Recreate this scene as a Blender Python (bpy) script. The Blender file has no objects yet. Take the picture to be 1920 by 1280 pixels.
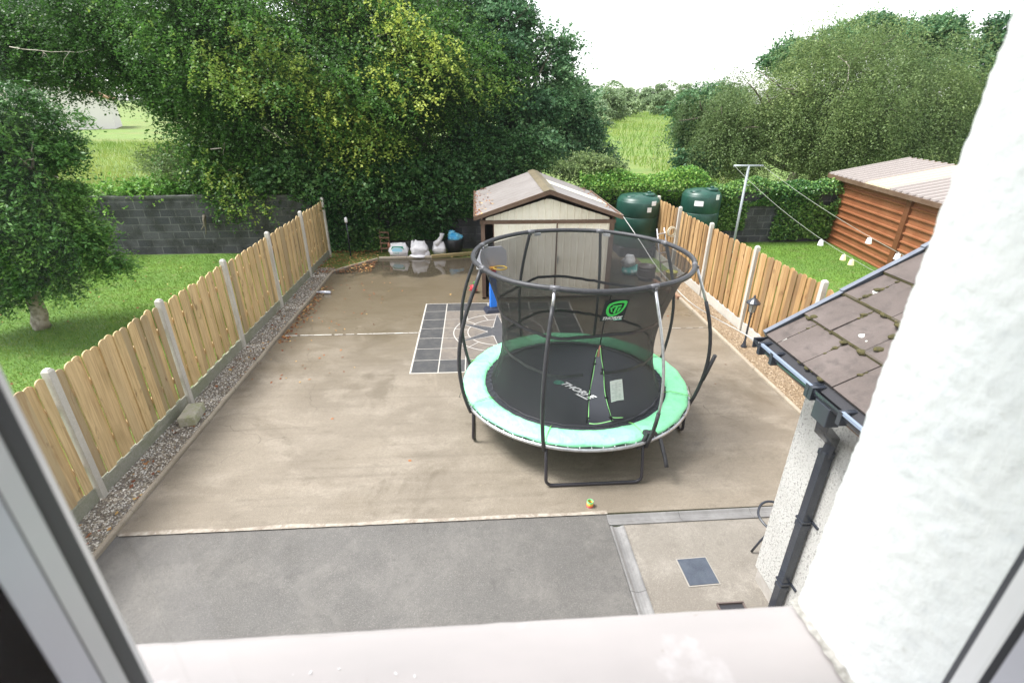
import bpy, math, random
import numpy as np
from mathutils import Vector, Matrix, noise as mnoise

# ------------------------------------------------------------------ camera
F = 945.08; YAW, PITCH, ROLL = 0.069021, 0.442994, 0.005424
H = 4.3
cy, sy = math.cos(YAW), math.sin(YAW)
f_ = np.array([sy*math.cos(PITCH), cy*math.cos(PITCH), -math.sin(PITCH)])
r_ = np.array([cy, -sy, 0.0]); u_ = np.cross(r_, f_)
cr, sr = math.cos(ROLL), math.sin(ROLL)
CR, CU = cr*r_+sr*u_, -sr*r_+cr*u_
scene = bpy.context.scene
cam_d = bpy.data.cameras.new('camera'); cam = bpy.data.objects.new('camera', cam_d)
scene.collection.objects.link(cam); scene.camera = cam
cam.matrix_world = Matrix(((CR[0], CU[0], -f_[0], 0), (CR[1], CU[1], -f_[1], 0), (CR[2], CU[2], -f_[2], H), (0, 0, 0, 1)))
cam_d.sensor_width = 36; cam_d.lens = 36*F/1920
cam_d.clip_start = 0.02; cam_d.clip_end = 6000
cam_d.dof.use_dof = True; cam_d.dof.focus_distance = 7.0; cam_d.dof.aperture_fstop = 4.8

# ------------------------------------------------------------------ world and sun (overcast)
SUN_EL, SUN_AZ = math.radians(60), math.radians(272)
world = bpy.data.worlds.new('World'); scene.world = world; world.use_nodes = True
wn = world.node_tree; bg = wn.nodes['Background']
sky = wn.nodes.new('ShaderNodeTexSky'); sky.sky_type = 'NISHITA'; sky.sun_disc = False
sky.sun_elevation = SUN_EL; sky.sun_rotation = SUN_AZ; sky.air_density = 1.0; sky.dust_density = 1.2
hs = wn.nodes.new('ShaderNodeHueSaturation'); hs.inputs['Saturation'].default_value = 0.16; hs.inputs['Value'].default_value = 1.25
wn.links.new(sky.outputs[0], hs.inputs['Color']); wn.links.new(hs.outputs[0], bg.inputs[0])
bg.inputs[1].default_value = 0.14
sl = bpy.data.lights.new('sun', 'SUN'); sl.energy = 2.3; sl.angle = math.radians(18); sl.color = (1.0, 0.98, 0.95)
so = bpy.data.objects.new('sun', sl); scene.collection.objects.link(so)
sd = Vector((math.sin(SUN_AZ)*math.cos(SUN_EL), math.cos(SUN_AZ)*math.cos(SUN_EL), math.sin(SUN_EL)))
so.rotation_euler = sd.to_track_quat('Z', 'Y').to_euler()
scene.view_settings.view_transform = 'Standard'; scene.view_settings.look = 'None'
scene.view_settings.gamma = 1.0; scene.view_settings.use_curve_mapping = False
scene.view_settings.exposure = 1.38
scene.render.engine = 'CYCLES'
scene.cycles.transparent_max_bounces = 12
scene.cycles.max_bounces = 6
scene.cycles.use_denoising = True

rng = np.random.default_rng(7); random.seed(7)
R = math.radians; PI = math.pi

# ------------------------------------------------------------------ points from the survey of the place
def _ray(px, py):
    v = np.array([(px-960)/F, -(py-640)/F, 1.0]); return CR*v[0]+CU*v[1]+f_*v[2]
def at(px, py, y):
    d = _ray(px, py); t = y/d[1]; return np.array([0, 0, H])+t*d
def atz(px, py, z=0.0):
    d = _ray(px, py); t = (z-H)/d[2]; return np.array([0, 0, H])+t*d
def depth(p): return float(np.dot(np.asarray(p)-np.array([0, 0, H]), f_))

# ------------------------------------------------------------------ mesh helpers
class MB:
    def __init__(s): s.v = []; s.f = []; s.sm = []
    def add(s, vs, fs, smooth=False):
        b = len(s.v); s.v.extend([tuple(map(float, p)) for p in vs])
        s.f.extend([tuple(b+i for i in q) for q in fs]); s.sm.extend([smooth]*len(fs)); return s
    def box(s, c, d, rz=0, rx=0, ry=0, taper=1.0):
        m = Matrix.Rotation(rz, 3, 'Z') @ Matrix.Rotation(ry, 3, 'Y') @ Matrix.Rotation(rx, 3, 'X')
        vs = []
        for z in (-.5, .5):
            k = taper if z > 0 else 1
            for x, y in ((-.5, -.5), (.5, -.5), (.5, .5), (-.5, .5)):
                p = m @ Vector((x*d[0]*k, y*d[1]*k, z*d[2])); vs.append((p.x+c[0], p.y+c[1], p.z+c[2]))
        return s.add(vs, [(3, 2, 1, 0), (4, 5, 6, 7), (0, 1, 5, 4), (1, 2, 6, 5), (2, 3, 7, 6), (3, 0, 4, 7)])
    def bb(s, x0, x1, y0, y1, z0, z1): return s.box(((x0+x1)/2, (y0+y1)/2, (z0+z1)/2), (x1-x0, y1-y0, z1-z0))
    def tube(s, pts, r, n=8, closed=False, caps=True, squash=1.0):
        P = [Vector(tuple(map(float, p))) for p in pts]; N = len(P)
        rr = r if hasattr(r, '__len__') else [r]*N
        T = []
        for i in range(N):
            a = P[(i-1) % N] if (closed or i > 0) else P[i]; b = P[(i+1) % N] if (closed or i < N-1) else P[i]
            t = (b-a); T.append(t.normalized() if t.length > 1e-9 else Vector((0, 0, 1)))
        up = Vector((0, 0, 1)) if abs(T[0].z) < .9 else Vector((1, 0, 0))
        nn = (up - T[0]*up.dot(T[0])).normalized(); vs = []
        for i in range(N):
            nn = (nn - T[i]*nn.dot(T[i])).normalized(); bn = T[i].cross(nn)
            for k in range(n):
                a = 2*PI*k/n; vs.append(P[i]+nn*math.cos(a)*rr[i]+bn*math.sin(a)*rr[i]*squash)
        fs = []
        for i in range(N if closed else N-1):
            j = (i+1) % N
            for k in range(n): l = (k+1) % n; fs.append((i*n+k, i*n+l, j*n+l, j*n+k))
        s.add(vs, fs, True)
        if caps and not closed:
            b = len(s.v)-N*n
            s.f.append(tuple(b+k for k in range(n))[::-1]); s.f.append(tuple(b+(N-1)*n+k for k in range(n))); s.sm += [False, False]
        return s
    def lathe(s, c, prof, n=24, smooth=True, sx=1, sy_=1):
        vs = []; m = len(prof)
        for r, z in prof:
            for k in range(n): a = 2*PI*k/n; vs.append((c[0]+r*math.cos(a)*sx, c[1]+r*math.sin(a)*sy_, c[2]+z))
        fs = []
        for i in range(m-1):
            for k in range(n): l = (k+1) % n; fs.append((i*n+k, i*n+l, (i+1)*n+l, (i+1)*n+k))
        s.add(vs, fs, smooth)
        b = len(s.v)-m*n
        if prof[0][0] > 1e-4: s.f.append(tuple(b+k for k in range(n))[::-1]); s.sm.append(False)
        if prof[-1][0] > 1e-4: s.f.append(tuple(b+(m-1)*n+k for k in range(n))); s.sm.append(False)
        return s
    def prism(s, poly, o, ax, ay, az):
        "poly 2D extruded: o + x*ax + y*ay, thickness vector az"
        o, ax, ay, az = [np.array(q, float) for q in (o, ax, ay, az)]; n = len(poly)
        vs = [o+x*ax+y*ay for x, y in poly]+[o+x*ax+y*ay+az for x, y in poly]
        fs = [tuple(range(n))[::-1], tuple(range(n, 2*n))]+[(i, (i+1) % n, n+(i+1) % n, n+i) for i in range(n)]
        return s.add(vs, fs)
    def blob(s, c, r, n=12, m=8, amp=.15, fr=2.0, seed=0, flat=None):
        vs = []; fs = []
        for i in range(m+1):
            th = PI*i/m
            for k in range(n):
                a = 2*PI*k/n; d = Vector((math.sin(th)*math.cos(a), math.sin(th)*math.sin(a), math.cos(th)))
                q = 1+amp*mnoise.noise(d*fr+Vector((seed*3.7, seed, 0)))
                p = Vector((c[0]+d.x*r[0]*q, c[1]+d.y*r[1]*q, c[2]+d.z*r[2]*q))
                if flat is not None and p.z < flat: p.z = flat
                vs.append(p)
        for i in range(m):
            for k in range(n): l = (k+1) % n; fs.append((i*n+k, (i+1)*n+k, (i+1)*n+l, i*n+l))
        return s.add(vs, fs, True)
    def build(s, name, mat, parent=None, bevel=0):
        me = bpy.data.meshes.new(name); me.from_pydata(s.v, [], s.f)
        me.polygons.foreach_set('use_smooth', s.sm)
        me.materials.append(mat); me.update()
        o = bpy.data.objects.new(name, me); scene.collection.objects.link(o)
        if parent is not None: o.parent = parent
        if bevel:
            b = o.modifiers.new('bevel', 'BEVEL'); b.width = bevel; b.segments = 2; b.limit_method = 'ANGLE'
        return o

def tag(o, label=None, cat=None, group=None, kind=None):
    for k, v in (('label', label), ('category', cat), ('group', group), ('kind', kind)):
        if v: o[k] = v
    return o
def empty(name, loc=(0, 0, 0), rz=0, label=None, cat=None, group=None):
    o = bpy.data.objects.new(name, None); scene.collection.objects.link(o)
    o.location = tuple(map(float, loc)); o.rotation_euler.z = rz; o.empty_display_size = .1
    return tag(o, label, cat, group)
def children(o): return [c for c in scene.objects if c.parent == o]
def copy_tree(o, parent=None):
    kids = children(o)
    c = o.copy(); scene.collection.objects.link(c); c.parent = parent
    for k in kids: copy_tree(k, c)
    return c
def dup(o, loc, rz=0, label=None, scale=None):
    c = copy_tree(o); c.location = tuple(map(float, loc)); c.rotation_euler.z = rz
    if label: c['label'] = label
    if scale: c.scale = scale if hasattr(scale, '__len__') else (scale,)*3
    return c

# ------------------------------------------------------------------ materials
def mat(name, col, rough=.6, metal=0, spec=.5, noise=None, bump=None, trans=0, coord='Object', emis=None, coat=0):
    """noise=[(scale, colour2, contrast_lo, contrast_hi, strength, (sx,sy,sz))...] bump=[(scale, strength, dist, stretch)]"""
    m = bpy.data.materials.new(name); m.use_nodes = True; nt = m.node_tree; b = nt.nodes['Principled BSDF']
    b.inputs['Roughness'].default_value = rough; b.inputs['Metallic'].default_value = metal
    b.inputs['Specular IOR Level'].default_value = spec; b.inputs['Coat Weight'].default_value = coat
    tc = nt.nodes.new('ShaderNodeTexCoord')
    def tex(scale, st=(1, 1, 1), detail=4, rg=.6, dist=0):
        mp = nt.nodes.new('ShaderNodeMapping'); nt.links.new(tc.outputs[coord], mp.inputs[0]); mp.inputs['Scale'].default_value = st
        n = nt.nodes.new('ShaderNodeTexNoise'); n.inputs['Scale'].default_value = scale; n.inputs['Detail'].default_value = detail
        n.inputs['Roughness'].default_value = rg; n.inputs['Distortion'].default_value = dist
        nt.links.new(mp.outputs[0], n.inputs['Vector']); return n
    cur = None
    for nz in (noise or []):
        sc, c2, lo, hi, stg = nz[:5]; st = nz[5] if len(nz) > 5 else (1, 1, 1)
        n = tex(sc, st); mr = nt.nodes.new('ShaderNodeMapRange'); mr.inputs[1].default_value = lo; mr.inputs[2].default_value = hi
        mr.inputs[4].default_value = stg; nt.links.new(n.outputs['Fac'], mr.inputs[0])
        mx = nt.nodes.new('ShaderNodeMix'); mx.data_type = 'RGBA'; nt.links.new(mr.outputs[0], mx.inputs['Factor'])
        if cur is None: mx.inputs['A'].default_value = (*col, 1)
        else: nt.links.new(cur, mx.inputs['A'])
        mx.inputs['B'].default_value = (*c2, 1); cur = mx.outputs['Result']
    if cur is None: b.inputs['Base Color'].default_value = (*col, 1)
    else: nt.links.new(cur, b.inputs['Base Color'])
    nrm = None
    for bp in (bump or []):
        sc, stg, dist = bp[:3]; st = bp[3] if len(bp) > 3 else (1, 1, 1)
        n = tex(sc, st, 5); bn = nt.nodes.new('ShaderNodeBump'); bn.inputs['Strength'].default_value = stg; bn.inputs['Distance'].default_value = dist
        nt.links.new(n.outputs['Fac'], bn.inputs['Height'])
        if nrm: nt.links.new(nrm, bn.inputs['Normal'])
        nrm = bn.outputs[0]
    if nrm: nt.links.new(nrm, b.inputs['Normal'])
    if emis: b.inputs['Emission Color'].default_value = (*emis[0], 1); b.inputs['Emission Strength'].default_value = emis[1]
    m['_b'] = 1
    return m

k_lv = 1.0
def leaf_mat(name, dark, mid, tip, trans=.35, rough=.45):
    m = bpy.data.materials.new(name); m.use_nodes = True; nt = m.node_tree; b = nt.nodes['Principled BSDF']
    dark, mid, tip = [tuple(min(.9, q*k_lv) for q in c) for c in (dark, mid, tip)]
    at_ = nt.nodes.new('ShaderNodeAttribute'); at_.attribute_name = 'tint'
    cr_ = nt.nodes.new('ShaderNodeValToRGB'); e = cr_.color_ramp.elements
    e[0].position = 0.0; e[0].color = (*dark, 1); e[1].position = 1.0; e[1].color = (*tip, 1)
    k = cr_.color_ramp.elements.new(.5); k.color = (*mid, 1)
    nt.links.new(at_.outputs['Fac'], cr_.inputs[0]); nt.links.new(cr_.outputs[0], b.inputs['Base Color'])
    b.inputs['Roughness'].default_value = rough; b.inputs['Specular IOR Level'].default_value = .3
    tr = nt.nodes.new('ShaderNodeBsdfTranslucent'); nt.links.new(cr_.outputs[0], tr.inputs[0])
    ms = nt.nodes.new('ShaderNodeMixShader'); ms.inputs[0].default_value = trans
    nt.links.new(b.outputs[0], ms.inputs[1]); nt.links.new(tr.outputs[0], ms.inputs[2])
    nt.links.new(ms.outputs[0], nt.nodes['Material Output'].inputs[0])
    return m

M = {}
M['bark'] = mat('bark', (.10, .085, .06), .9, noise=[(6, (.2, .18, .14), .4, .65, 1, (1, 1, .3))], bump=[(12, .8, .03, (1, 1, .3))])
M['pale_bark'] = mat('pale_bark', (.42, .38, .33), .85, noise=[(9, (.22, .19, .15), .4, .6, 1)])
M['steel_black'] = mat('black_foam_sleeve', (.030, .031, .034), .45, spec=.4, noise=[(30, (.045, .045, .05), .4, .6, 1)])
M['galv'] = mat('galvanised_steel', (.62, .63, .65), .32, .85, noise=[(14, (.42, .43, .45), .4, .65, .8)])
M['brown_metal'] = mat('brown_coated_metal', (.125, .075, .05), .42, noise=[(3, (.17, .115, .08), .4, .65, .8)])
M['shed_roof'] = mat('shed_roof_sheet', (.205, .185, .175), .5, noise=[(1.2, (.25, .23, .22), .4, .65, .9), (9, (.16, .13, .11), .55, .75, .7)])
M['pole_grey'] = mat('weathered_galvanised_pole', (.36, .39, .41), .5, .5)
M['cream'] = mat('cream_coated_sheet', (.86, .82, .69), .38, noise=[(1.4, (.66, .60, .46), .45, .7, .7), (7, (.52, .47, .35), .62, .78, .35, (1, 1, .2))])
M['white_paint'] = mat('white_masonry_paint', (.80, .82, .82), .7, noise=[(5, (.72, .74, .73), .45, .7, .8)], bump=[(90, .5, .004)])
M['upvc_white'] = mat('white_window_plastic', (.70, .70, .72), .35, noise=[(8, (.6, .6, .62), .4, .7, .5)])
M['upvc_lilac'] = mat('pale_frame_plastic', (.62, .62, .70), .3, noise=[(10, (.54, .54, .62), .4, .7, .5)])
M['rubber'] = mat('black_rubber_seal', (.018, .02, .03), .55)
M['black_pvc'] = mat('black_pvc', (.03, .035, .047), .22, spec=.6, noise=[(6, (.05, .055, .065), .5, .75, .7)])
M['white_plastic'] = mat('white_plastic', (.85, .85, .85), .4)
M['timber_brown'] = mat('brown_stained_timber', (.22, .12, .075), .6, noise=[(14, (.32, .2, .13), .4, .65, 1, (1, .1, 1))])

def concrete(name, c1, c2, c3, dark, extra_wet=False, streak=(1, 1, 1), speck=.5):
    m = bpy.data.materials.new(name); m.use_nodes = True; nt = m.node_tree; b = nt.nodes['Principled BSDF']; L = nt.links.new
    geo = nt.nodes.new('ShaderNodeNewGeometry')
    def nz(scale, st=(1, 1, 1), det=6, rg=.6, dist=0.):
        mp = nt.nodes.new('ShaderNodeMapping'); L(geo.outputs['Position'], mp.inputs[0]); mp.inputs['Scale'].default_value = st
        n = nt.nodes.new('ShaderNodeTexNoise'); n.inputs['Scale'].default_value = scale; n.inputs['Detail'].default_value = det
        n.inputs['Roughness'].default_value = rg; n.inputs['Distortion'].default_value = dist; L(mp.outputs[0], n.inputs['Vector']); return n.outputs['Fac']
    def rng_(s, a, c, lo=0, hi=1):
        mr = nt.nodes.new('ShaderNodeMapRange'); mr.interpolation_type = 'SMOOTHSTEP'
        mr.inputs[1].default_value = a; mr.inputs[2].default_value = c; mr.inputs[3].default_value = lo; mr.inputs[4].default_value = hi
        L(s, mr.inputs[0]); return mr.outputs[0]
    def mix(fac, A, B, mode='MIX'):
        mx = nt.nodes.new('ShaderNodeMix'); mx.data_type = 'RGBA'; mx.blend_type = mode
        if isinstance(fac, float): mx.inputs['Factor'].default_value = fac
        else: L(fac, mx.inputs['Factor'])
        for k, q in (('A', A), ('B', B)):
            if isinstance(q, tuple): mx.inputs[k].default_value = (*q, 1)
            else: L(q, mx.inputs[k])
        return mx.outputs['Result']
    def math_(op, a, c):
        n = nt.nodes.new('ShaderNodeMath'); n.operation = op
        for i, q in enumerate((a, c)):
            if isinstance(q, (int, float)): n.inputs[i].default_value = q
            else: L(q, n.inputs[i])
        return n.outputs[0]
    col = mix(rng_(nz(.55, (1, 1, 1), 4, .6, .6), .38, .62), c1, c2)
    col = mix(rng_(nz(1.7, streak, 6, .65, .4), .45, .68), col, c3)
    col = mix(rng_(nz(5, streak, 6, .7), .52, .8, 0, .8), col, dark)
    col = mix(rng_(nz(26, (1, 1, 1), 3, .7), .3, .7, 0, .55), col, mix(.5, c2, dark))
    sp = rng_(nz(140, (1, 1, 1), 2, .8), .56, .66, 0, speck); col = mix(sp, col, (min(1, c3[0]*1.9), min(1, c3[1]*1.9), min(1, c3[2]*1.9)))
    sp2 = rng_(nz(120, (1, 1, 1), 2, .8), .34, .42, speck, 0); col = mix(sp2, col, (dark[0]*.5, dark[1]*.5, dark[2]*.5))
    rough = rng_(nz(1.3, streak, 5), .35, .7, .5, .8)
    if not extra_wet and 'precast' not in name and 'kerb' not in name and 'board' not in name:
        col = mix(rng_(nz(1.1, (1, 1, 1), 8, .75, 1.0), .52, .64, 0, .5), col, c3)
        col = mix(rng_(nz(2.3, (1, 1, 1), 8, .78, .6), .58, .68, 0, .55), col, dark)
    if extra_wet:
        col = mix(rng_(nz(1.0, (.35, 9, 1), 5, .6, .15), .5, .72, 0, .26), col, dark)
        col = mix(rng_(nz(1.0, (.5, 14, 1), 4, .6, .1), .55, .75, 0, .2), col, c3)
        col = mix(rng_(nz(.42, (1, 1, 1), 7, .72, .8), .54, .66, 0, .5), col, (dark[0]*.85, dark[1]*.82, dark[2]*.75))
        col = mix(rng_(nz(3.1, (1, 1, 1), 8, .75, 1.5), .62, .70, 0, .4), col, (c3[0]*1.25, c3[1]*1.2, c3[2]*1.15))
        vo = nt.nodes.new('ShaderNodeTexVoronoi'); vo.feature = 'DISTANCE_TO_EDGE'; vo.inputs['Scale'].default_value = .23
        wv = nt.nodes.new('ShaderNodeVectorMath'); wv.operation = 'MULTIPLY_ADD'; nn_ = nt.nodes.new('ShaderNodeTexNoise'); nn_.inputs['Scale'].default_value = 1.4; nn_.inputs['Detail'].default_value = 8
        L(geo.outputs['Position'], nn_.inputs['Vector']); L(nn_.outputs['Color'], wv.inputs[0]); wv.inputs[1].default_value = (.9, .9, 0); L(geo.outputs['Position'], wv.inputs[2]); L(wv.outputs[0], vo.inputs['Vector'])
        crk = math_('MULTIPLY', rng_(vo.outputs['Distance'], .0, .0016, .75, 0), rng_(nz(.35), .5, .56)); col = mix(crk, col, (.07, .055, .04))
    if extra_wet:
        sep = nt.nodes.new('ShaderNodeSeparateXYZ'); L(geo.outputs['Position'], sep.inputs[0])
        yv = math_('ADD', sep.outputs['Y'], math_('MULTIPLY', nz(.9, (1, 1, 1), 4, .55), 3.2))
        damp = rng_(yv, 7.8, 13.4); col = mix(math_('MULTIPLY', damp, .70), col, (.105, .082, .048))
        wet = rng_(yv, 14.75, 15.35)
        lft = rng_(sep.outputs['X'], 3.0, 2.0)
        wet = math_('MULTIPLY', wet, lft)
        col = mix(math_('MULTIPLY', wet, .8), col, (.035, .03, .022))
        rough = mix(wet, mix(damp, rough, (.2, .2, .2)), (.035, .035, .035))
        # pale lime patches where the trampoline frame stood and drips dried
        col = mix(rng_(nz(.8, (1, .5, 1), 5, .7, 1.2), .62, .74, 0, .35), col, (c3[0]*1.25, c3[1]*1.22, c3[2]*1.2))
        fl = math_('SUBTRACT', 1, wet)
    L(col, b.inputs['Base Color']); L(rough, b.inputs['Roughness'])
    bn = nt.nodes.new('ShaderNodeBump'); bn.inputs['Distance'].default_value = .006
    if extra_wet: L(math_('MULTIPLY', fl, .35), bn.inputs['Strength'])
    else: bn.inputs['Strength'].default_value = .35
    L(nz(60, (1, 1, 1), 4, .7), bn.inputs['Height']); L(bn.outputs[0], b.inputs['Normal'])
    return m
M['concrete_yard'] = concrete('tan_concrete', (.175, .147, .112), (.225, .192, .149), (.275, .238, .19), (.10, .082, .058), True, (.75, 1.35, 1), .6)
M['concrete_grey'] = concrete('grey_concrete', (.10, .095, .089), (.127, .12, .111), (.155, .146, .134), (.066, .063, .058), False, (1, 1, 1), .6)
M['concrete_side'] = concrete('pale_patchy_concrete', (.175, .155, .13), (.225, .205, .175), (.285, .26, .225), (.12, .105, .088), False, (1, 1, 1), .4)
M['precast'] = concrete('precast_concrete', (.50, .47, .42), (.58, .55, .49), (.64, .61, .55), (.34, .32, .28), False, (1, 1, .4), .3)
M['mossy_board'] = concrete('mossy_gravel_board', (.30, .29, .25), (.235, .25, .16), (.36, .35, .3), (.15, .17, .09), False, (1, 1, 2), .3)
M['kerb'] = concrete('kerb_concrete', (.30, .25, .19), (.36, .31, .24), (.42, .37, .29), (.2, .165, .12), False, (1, 1, 1), .4)
M['mortar'] = mat('pale_mortar', (.36, .32, .27), .85, noise=[(9, (.24, .20, .16), .4, .6, 1), (20, (.42, .39, .34), .5, .65, .8)], bump=[(80, .5, .004)])

# ------------------------------------------------------------------ leaves
_ph = rng.uniform(0, 6.28, (24, 3)); _dr = rng.normal(size=(24, 3)); _dr /= np.linalg.norm(_dr, axis=1)[:, None]
def nz3(p, fr=1.0, o=3):
    p = np.asarray(p)*fr; out = np.zeros(len(p)); a = 1.; tot = 0
    for k in range(o):
        s = 0
        for j in range(6):
            i = (k*6+j) % 24; s = s+np.sin(p@_dr[i]*(1.7**k)*2.0+_ph[i, 0])
        out += a*s/3.0; tot += a; a *= .55
    return out/tot
def leaf_obj(name, P, L, W, tint, material, parent=None, up=.7, follow=None, rs=None):
    rs = rs or rng; n = len(P)
    nrm = rs.normal(size=(n, 3)); nrm[:, 2] = np.abs(nrm[:, 2])+up; nrm /= np.linalg.norm(nrm, axis=1)[:, None]
    a = rs.normal(size=(n, 3)) if follow is None else follow+rs.normal(size=(n, 3))*.55
    a -= nrm*(a*nrm).sum(1)[:, None]; a /= np.linalg.norm(a, axis=1)[:, None]+1e-9
    b = np.cross(nrm, a); s = rs.uniform(.6, 1.35, n)[:, None]
    l = a*L*s*.5; w = b*W*s*.5
    V = np.empty((n, 4, 3), np.float32)
    V[:, 0] = P-l; V[:, 1] = P+w-l*.15-nrm*W*.12; V[:, 2] = P+l; V[:, 3] = P-w-l*.15-nrm*W*.12
    me = bpy.data.meshes.new(name); me.vertices.add(4*n); me.vertices.foreach_set('co', V.ravel())
    me.loops.add(4*n); me.loops.foreach_set('vertex_index', np.arange(4*n, dtype=np.int32))
    me.polygons.add(n); me.polygons.foreach_set('loop_start', np.arange(0, 4*n, 4, dtype=np.int32)); me.polygons.foreach_set('loop_total', np.full(n, 4, np.int32))
    at_ = me.attributes.new('tint', 'FLOAT', 'POINT'); at_.data.foreach_set('value', np.repeat(np.clip(tint, 0, 1), 4).astype(np.float32))
    me.materials.append(material); me.update(); me.validate()
    o = bpy.data.objects.new(name, me); scene.collection.objects.link(o)
    if parent is not None: o.parent = parent
    return o
def B(px, py, Y, rx, ry, ky=.8):
    c = at(px, py, Y); d = depth(c)/F; return (c, np.array([rx*d, max(rx*d*ky, .3), ry*d]))
def sprays(blobs, n, k, slen, droop, thr=-.25, lump=.2, back=.5, fr=1.1, tint=(.35, .22), tip=.12, inner=.3, rs=None, csize=.8, per=60, accents=(), flow=(0, 0, 0)):
    """leaf positions, directions and tints: twig sprays grouped in branch-end clumps spread through the crown's volume"""
    rs = rs or rng
    w = np.array([b[1][0]*b[1][2] for b in blobs]); w /= w.sum()
    nc = max(6, int(n/per)); idx = rs.choice(len(blobs), size=nc*5, p=w)
    C = np.array([b[0] for b in blobs])[idx]; Rr = np.array([b[1] for b in blobs])[idx]
    Rr = np.maximum(Rr-(csize*.55+slen*.35), Rr*.35)
    d = rs.normal(size=(len(idx), 3)); d /= np.linalg.norm(d, axis=1)[:, None]
    keep = ~((d[:, 1] > .35) & (rs.random(len(idx)) < back)); C, Rr, d = C[keep], Rr[keep], d[keep]
    f = np.where(rs.random(len(d)) < inner, rs.uniform(.35, .8, len(d)), rs.uniform(.82, 1.02, len(d)))
    K = C+d*Rr*(f*(1+lump*nz3(d*2.2+C*.7, 1.0, 3)))[:, None]
    g = nz3(K, fr, 2); keep = (g > thr-rs.uniform(0, .25, len(K))) | (f < .8); K, d = K[keep][:nc], d[keep][:nc]
    kt = tint[0]+tint[1]*.6*rs.normal(size=len(K))+.16*nz3(K, .28, 2); kr = csize*rs.uniform(.55, 1.3, len(K))
    for (c, r, t) in accents:
        m_ = max(2, int(r/csize*5)); c = np.array(c); q = c+rs.normal(size=(m_, 3))*r*np.array([.9, .4, .7]); K = np.vstack([K, q]); d = np.vstack([d, np.tile([0, -.7, .1], (m_, 1))]); kt = np.r_[kt, t-.28+.16*rs.normal(size=m_)]; kr = np.r_[kr, np.full(m_, csize*.75)]
    ci = rs.integers(0, len(K), n)
    e = rs.normal(size=(n, 3)); e[:, 2] *= .7; e /= np.linalg.norm(e, axis=1)[:, None]; e = e+d[ci]*.75; e /= np.linalg.norm(e, axis=1)[:, None]
    P = K[ci]+e*np.array([1, 1, .55])*(kr[ci]*rs.uniform(.2, 1.0, n)**.6)[:, None]+np.array(flow)*(rs.uniform(-1, 1, n)*kr[ci]*2.2)[:, None]
    s = e*.9+rs.normal(size=e.shape)*.35; s[:, 2] -= droop*.7; s = s+np.array(flow)*.8; s /= np.linalg.norm(s, axis=1)[:, None]
    t = np.linspace(0, 1, k)[None, :]*slen*rs.uniform(.5, 1.25, (n, 1))
    Q = P[:, None, :]+s[:, None, :]*t[..., None]; Q[..., 2] -= droop*t**2/slen*.5
    Q = Q+rs.normal(size=Q.shape)*slen*.09
    T = kt[ci][:, None]+tint[1]*.3*rs.normal(size=(n, 1))+tip*np.linspace(-.5, 1, k)[None, :]+  .03*rs.normal(size=(n, k))
    D = np.repeat(s[:, None, :], k, 1)
    return Q.reshape(-1, 3), D.reshape(-1, 3), T.ravel()
def limb(mb, a, b, r0, r1, bend=.15, n=7):
    a = np.array(a, float); b = np.array(b, float); L = np.linalg.norm(b-a); j = rng.normal(size=3)*L*bend*.6
    pts = []; rr = []
    for i in range(n):
        t = i/(n-1); pts.append(a+(b-a)*t+j*math.sin(PI*t)+rng.normal(size=3)*L*.012*(0 < i < n-1)); rr.append(r0+(r1-r0)*t)
    mb.tube(pts, rr, 7)
def tree(name, label, base, blobs, n, k, leafL, leafW, slen, droop, material, trunk_r=.2, group=None, cat='tree', twigs=None, bark='bark', nl=99, **kw):
    base = np.array(base, float); e = empty(name, base, 0, label, cat, group)
    mb = MB(); top = np.mean([b[0] for b in blobs], axis=0); fork = base+(top-base)*np.array([.35, .35, .45])
    limb(mb, base-[0, 0, .05], fork, trunk_r, trunk_r*.7, .04)
    for b in blobs[:nl]: limb(mb, fork, b[0]+[0, 0, b[1][2]*.3], trunk_r*.55, trunk_r*.12, .1)
    for _ in range(min(40, len(blobs)*5)):
        b = blobs[rng.integers(len(blobs))]; d = rng.normal(size=3); d /= np.linalg.norm(d)
        limb(mb, b[0], b[0]+d*b[1]*.95, trunk_r*.18, trunk_r*.04, .12, 5)
    mb.v = [(p[0]-base[0], p[1]-base[1], p[2]-base[2]) for p in mb.v]
    mb.build('trunk', M[bark], e)
    P, D, T = sprays(blobs, n, k, slen, droop, **kw)
    P = P[:, :]-base
    leaf_obj('crown', P, leafL, leafW, T, material, e, follow=D)
    if twigs:
        for tw in twigs:
            q = MB()
            for pts, r in tw: q.tube([np.array(p)-base for p in pts], np.linspace(r, r*.3, len(pts)), 5)
            q.build('bare_branch', M['pale_bark'], e)
    return e

# ==================================================================== GROUND
fm = mat('meadow_grass', (.15, .23, .04), .9, noise=[(.10, (.19, .20, .055), .42, .62, .9), (.5, (.075, .15, .025), .4, .65, .6), (3, (.15, .21, .05), .45, .7, .5), (18, (.05, .09, .02), .5, .7, .5)], bump=[(9, .6, .08)])
n = 80; g = MB(); xs = np.concatenate([-np.geomspace(3000, 12, 26), np.linspace(-10, 10, 11), np.geomspace(12, 3000, 26)]); ys = np.concatenate([[-60, -20, 0], np.linspace(4, 40, 19), np.geomspace(45, 5000, 30)])
vs = [(x, y, -.03+(0 if y < 18 else .35*mnoise.noise(Vector((x*.03, y*.03, 1)))*min(1, (y-18)/20))) for y in ys for x in xs]
W_ = len(xs); g.add(vs, [(j*W_+i, j*W_+i+1, (j+1)*W_+i+1, (j+1)*W_+i) for j in range(len(ys)-1) for i in range(W_-1)], True)
tag(g.build('ground', fm), kind='structure')
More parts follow.
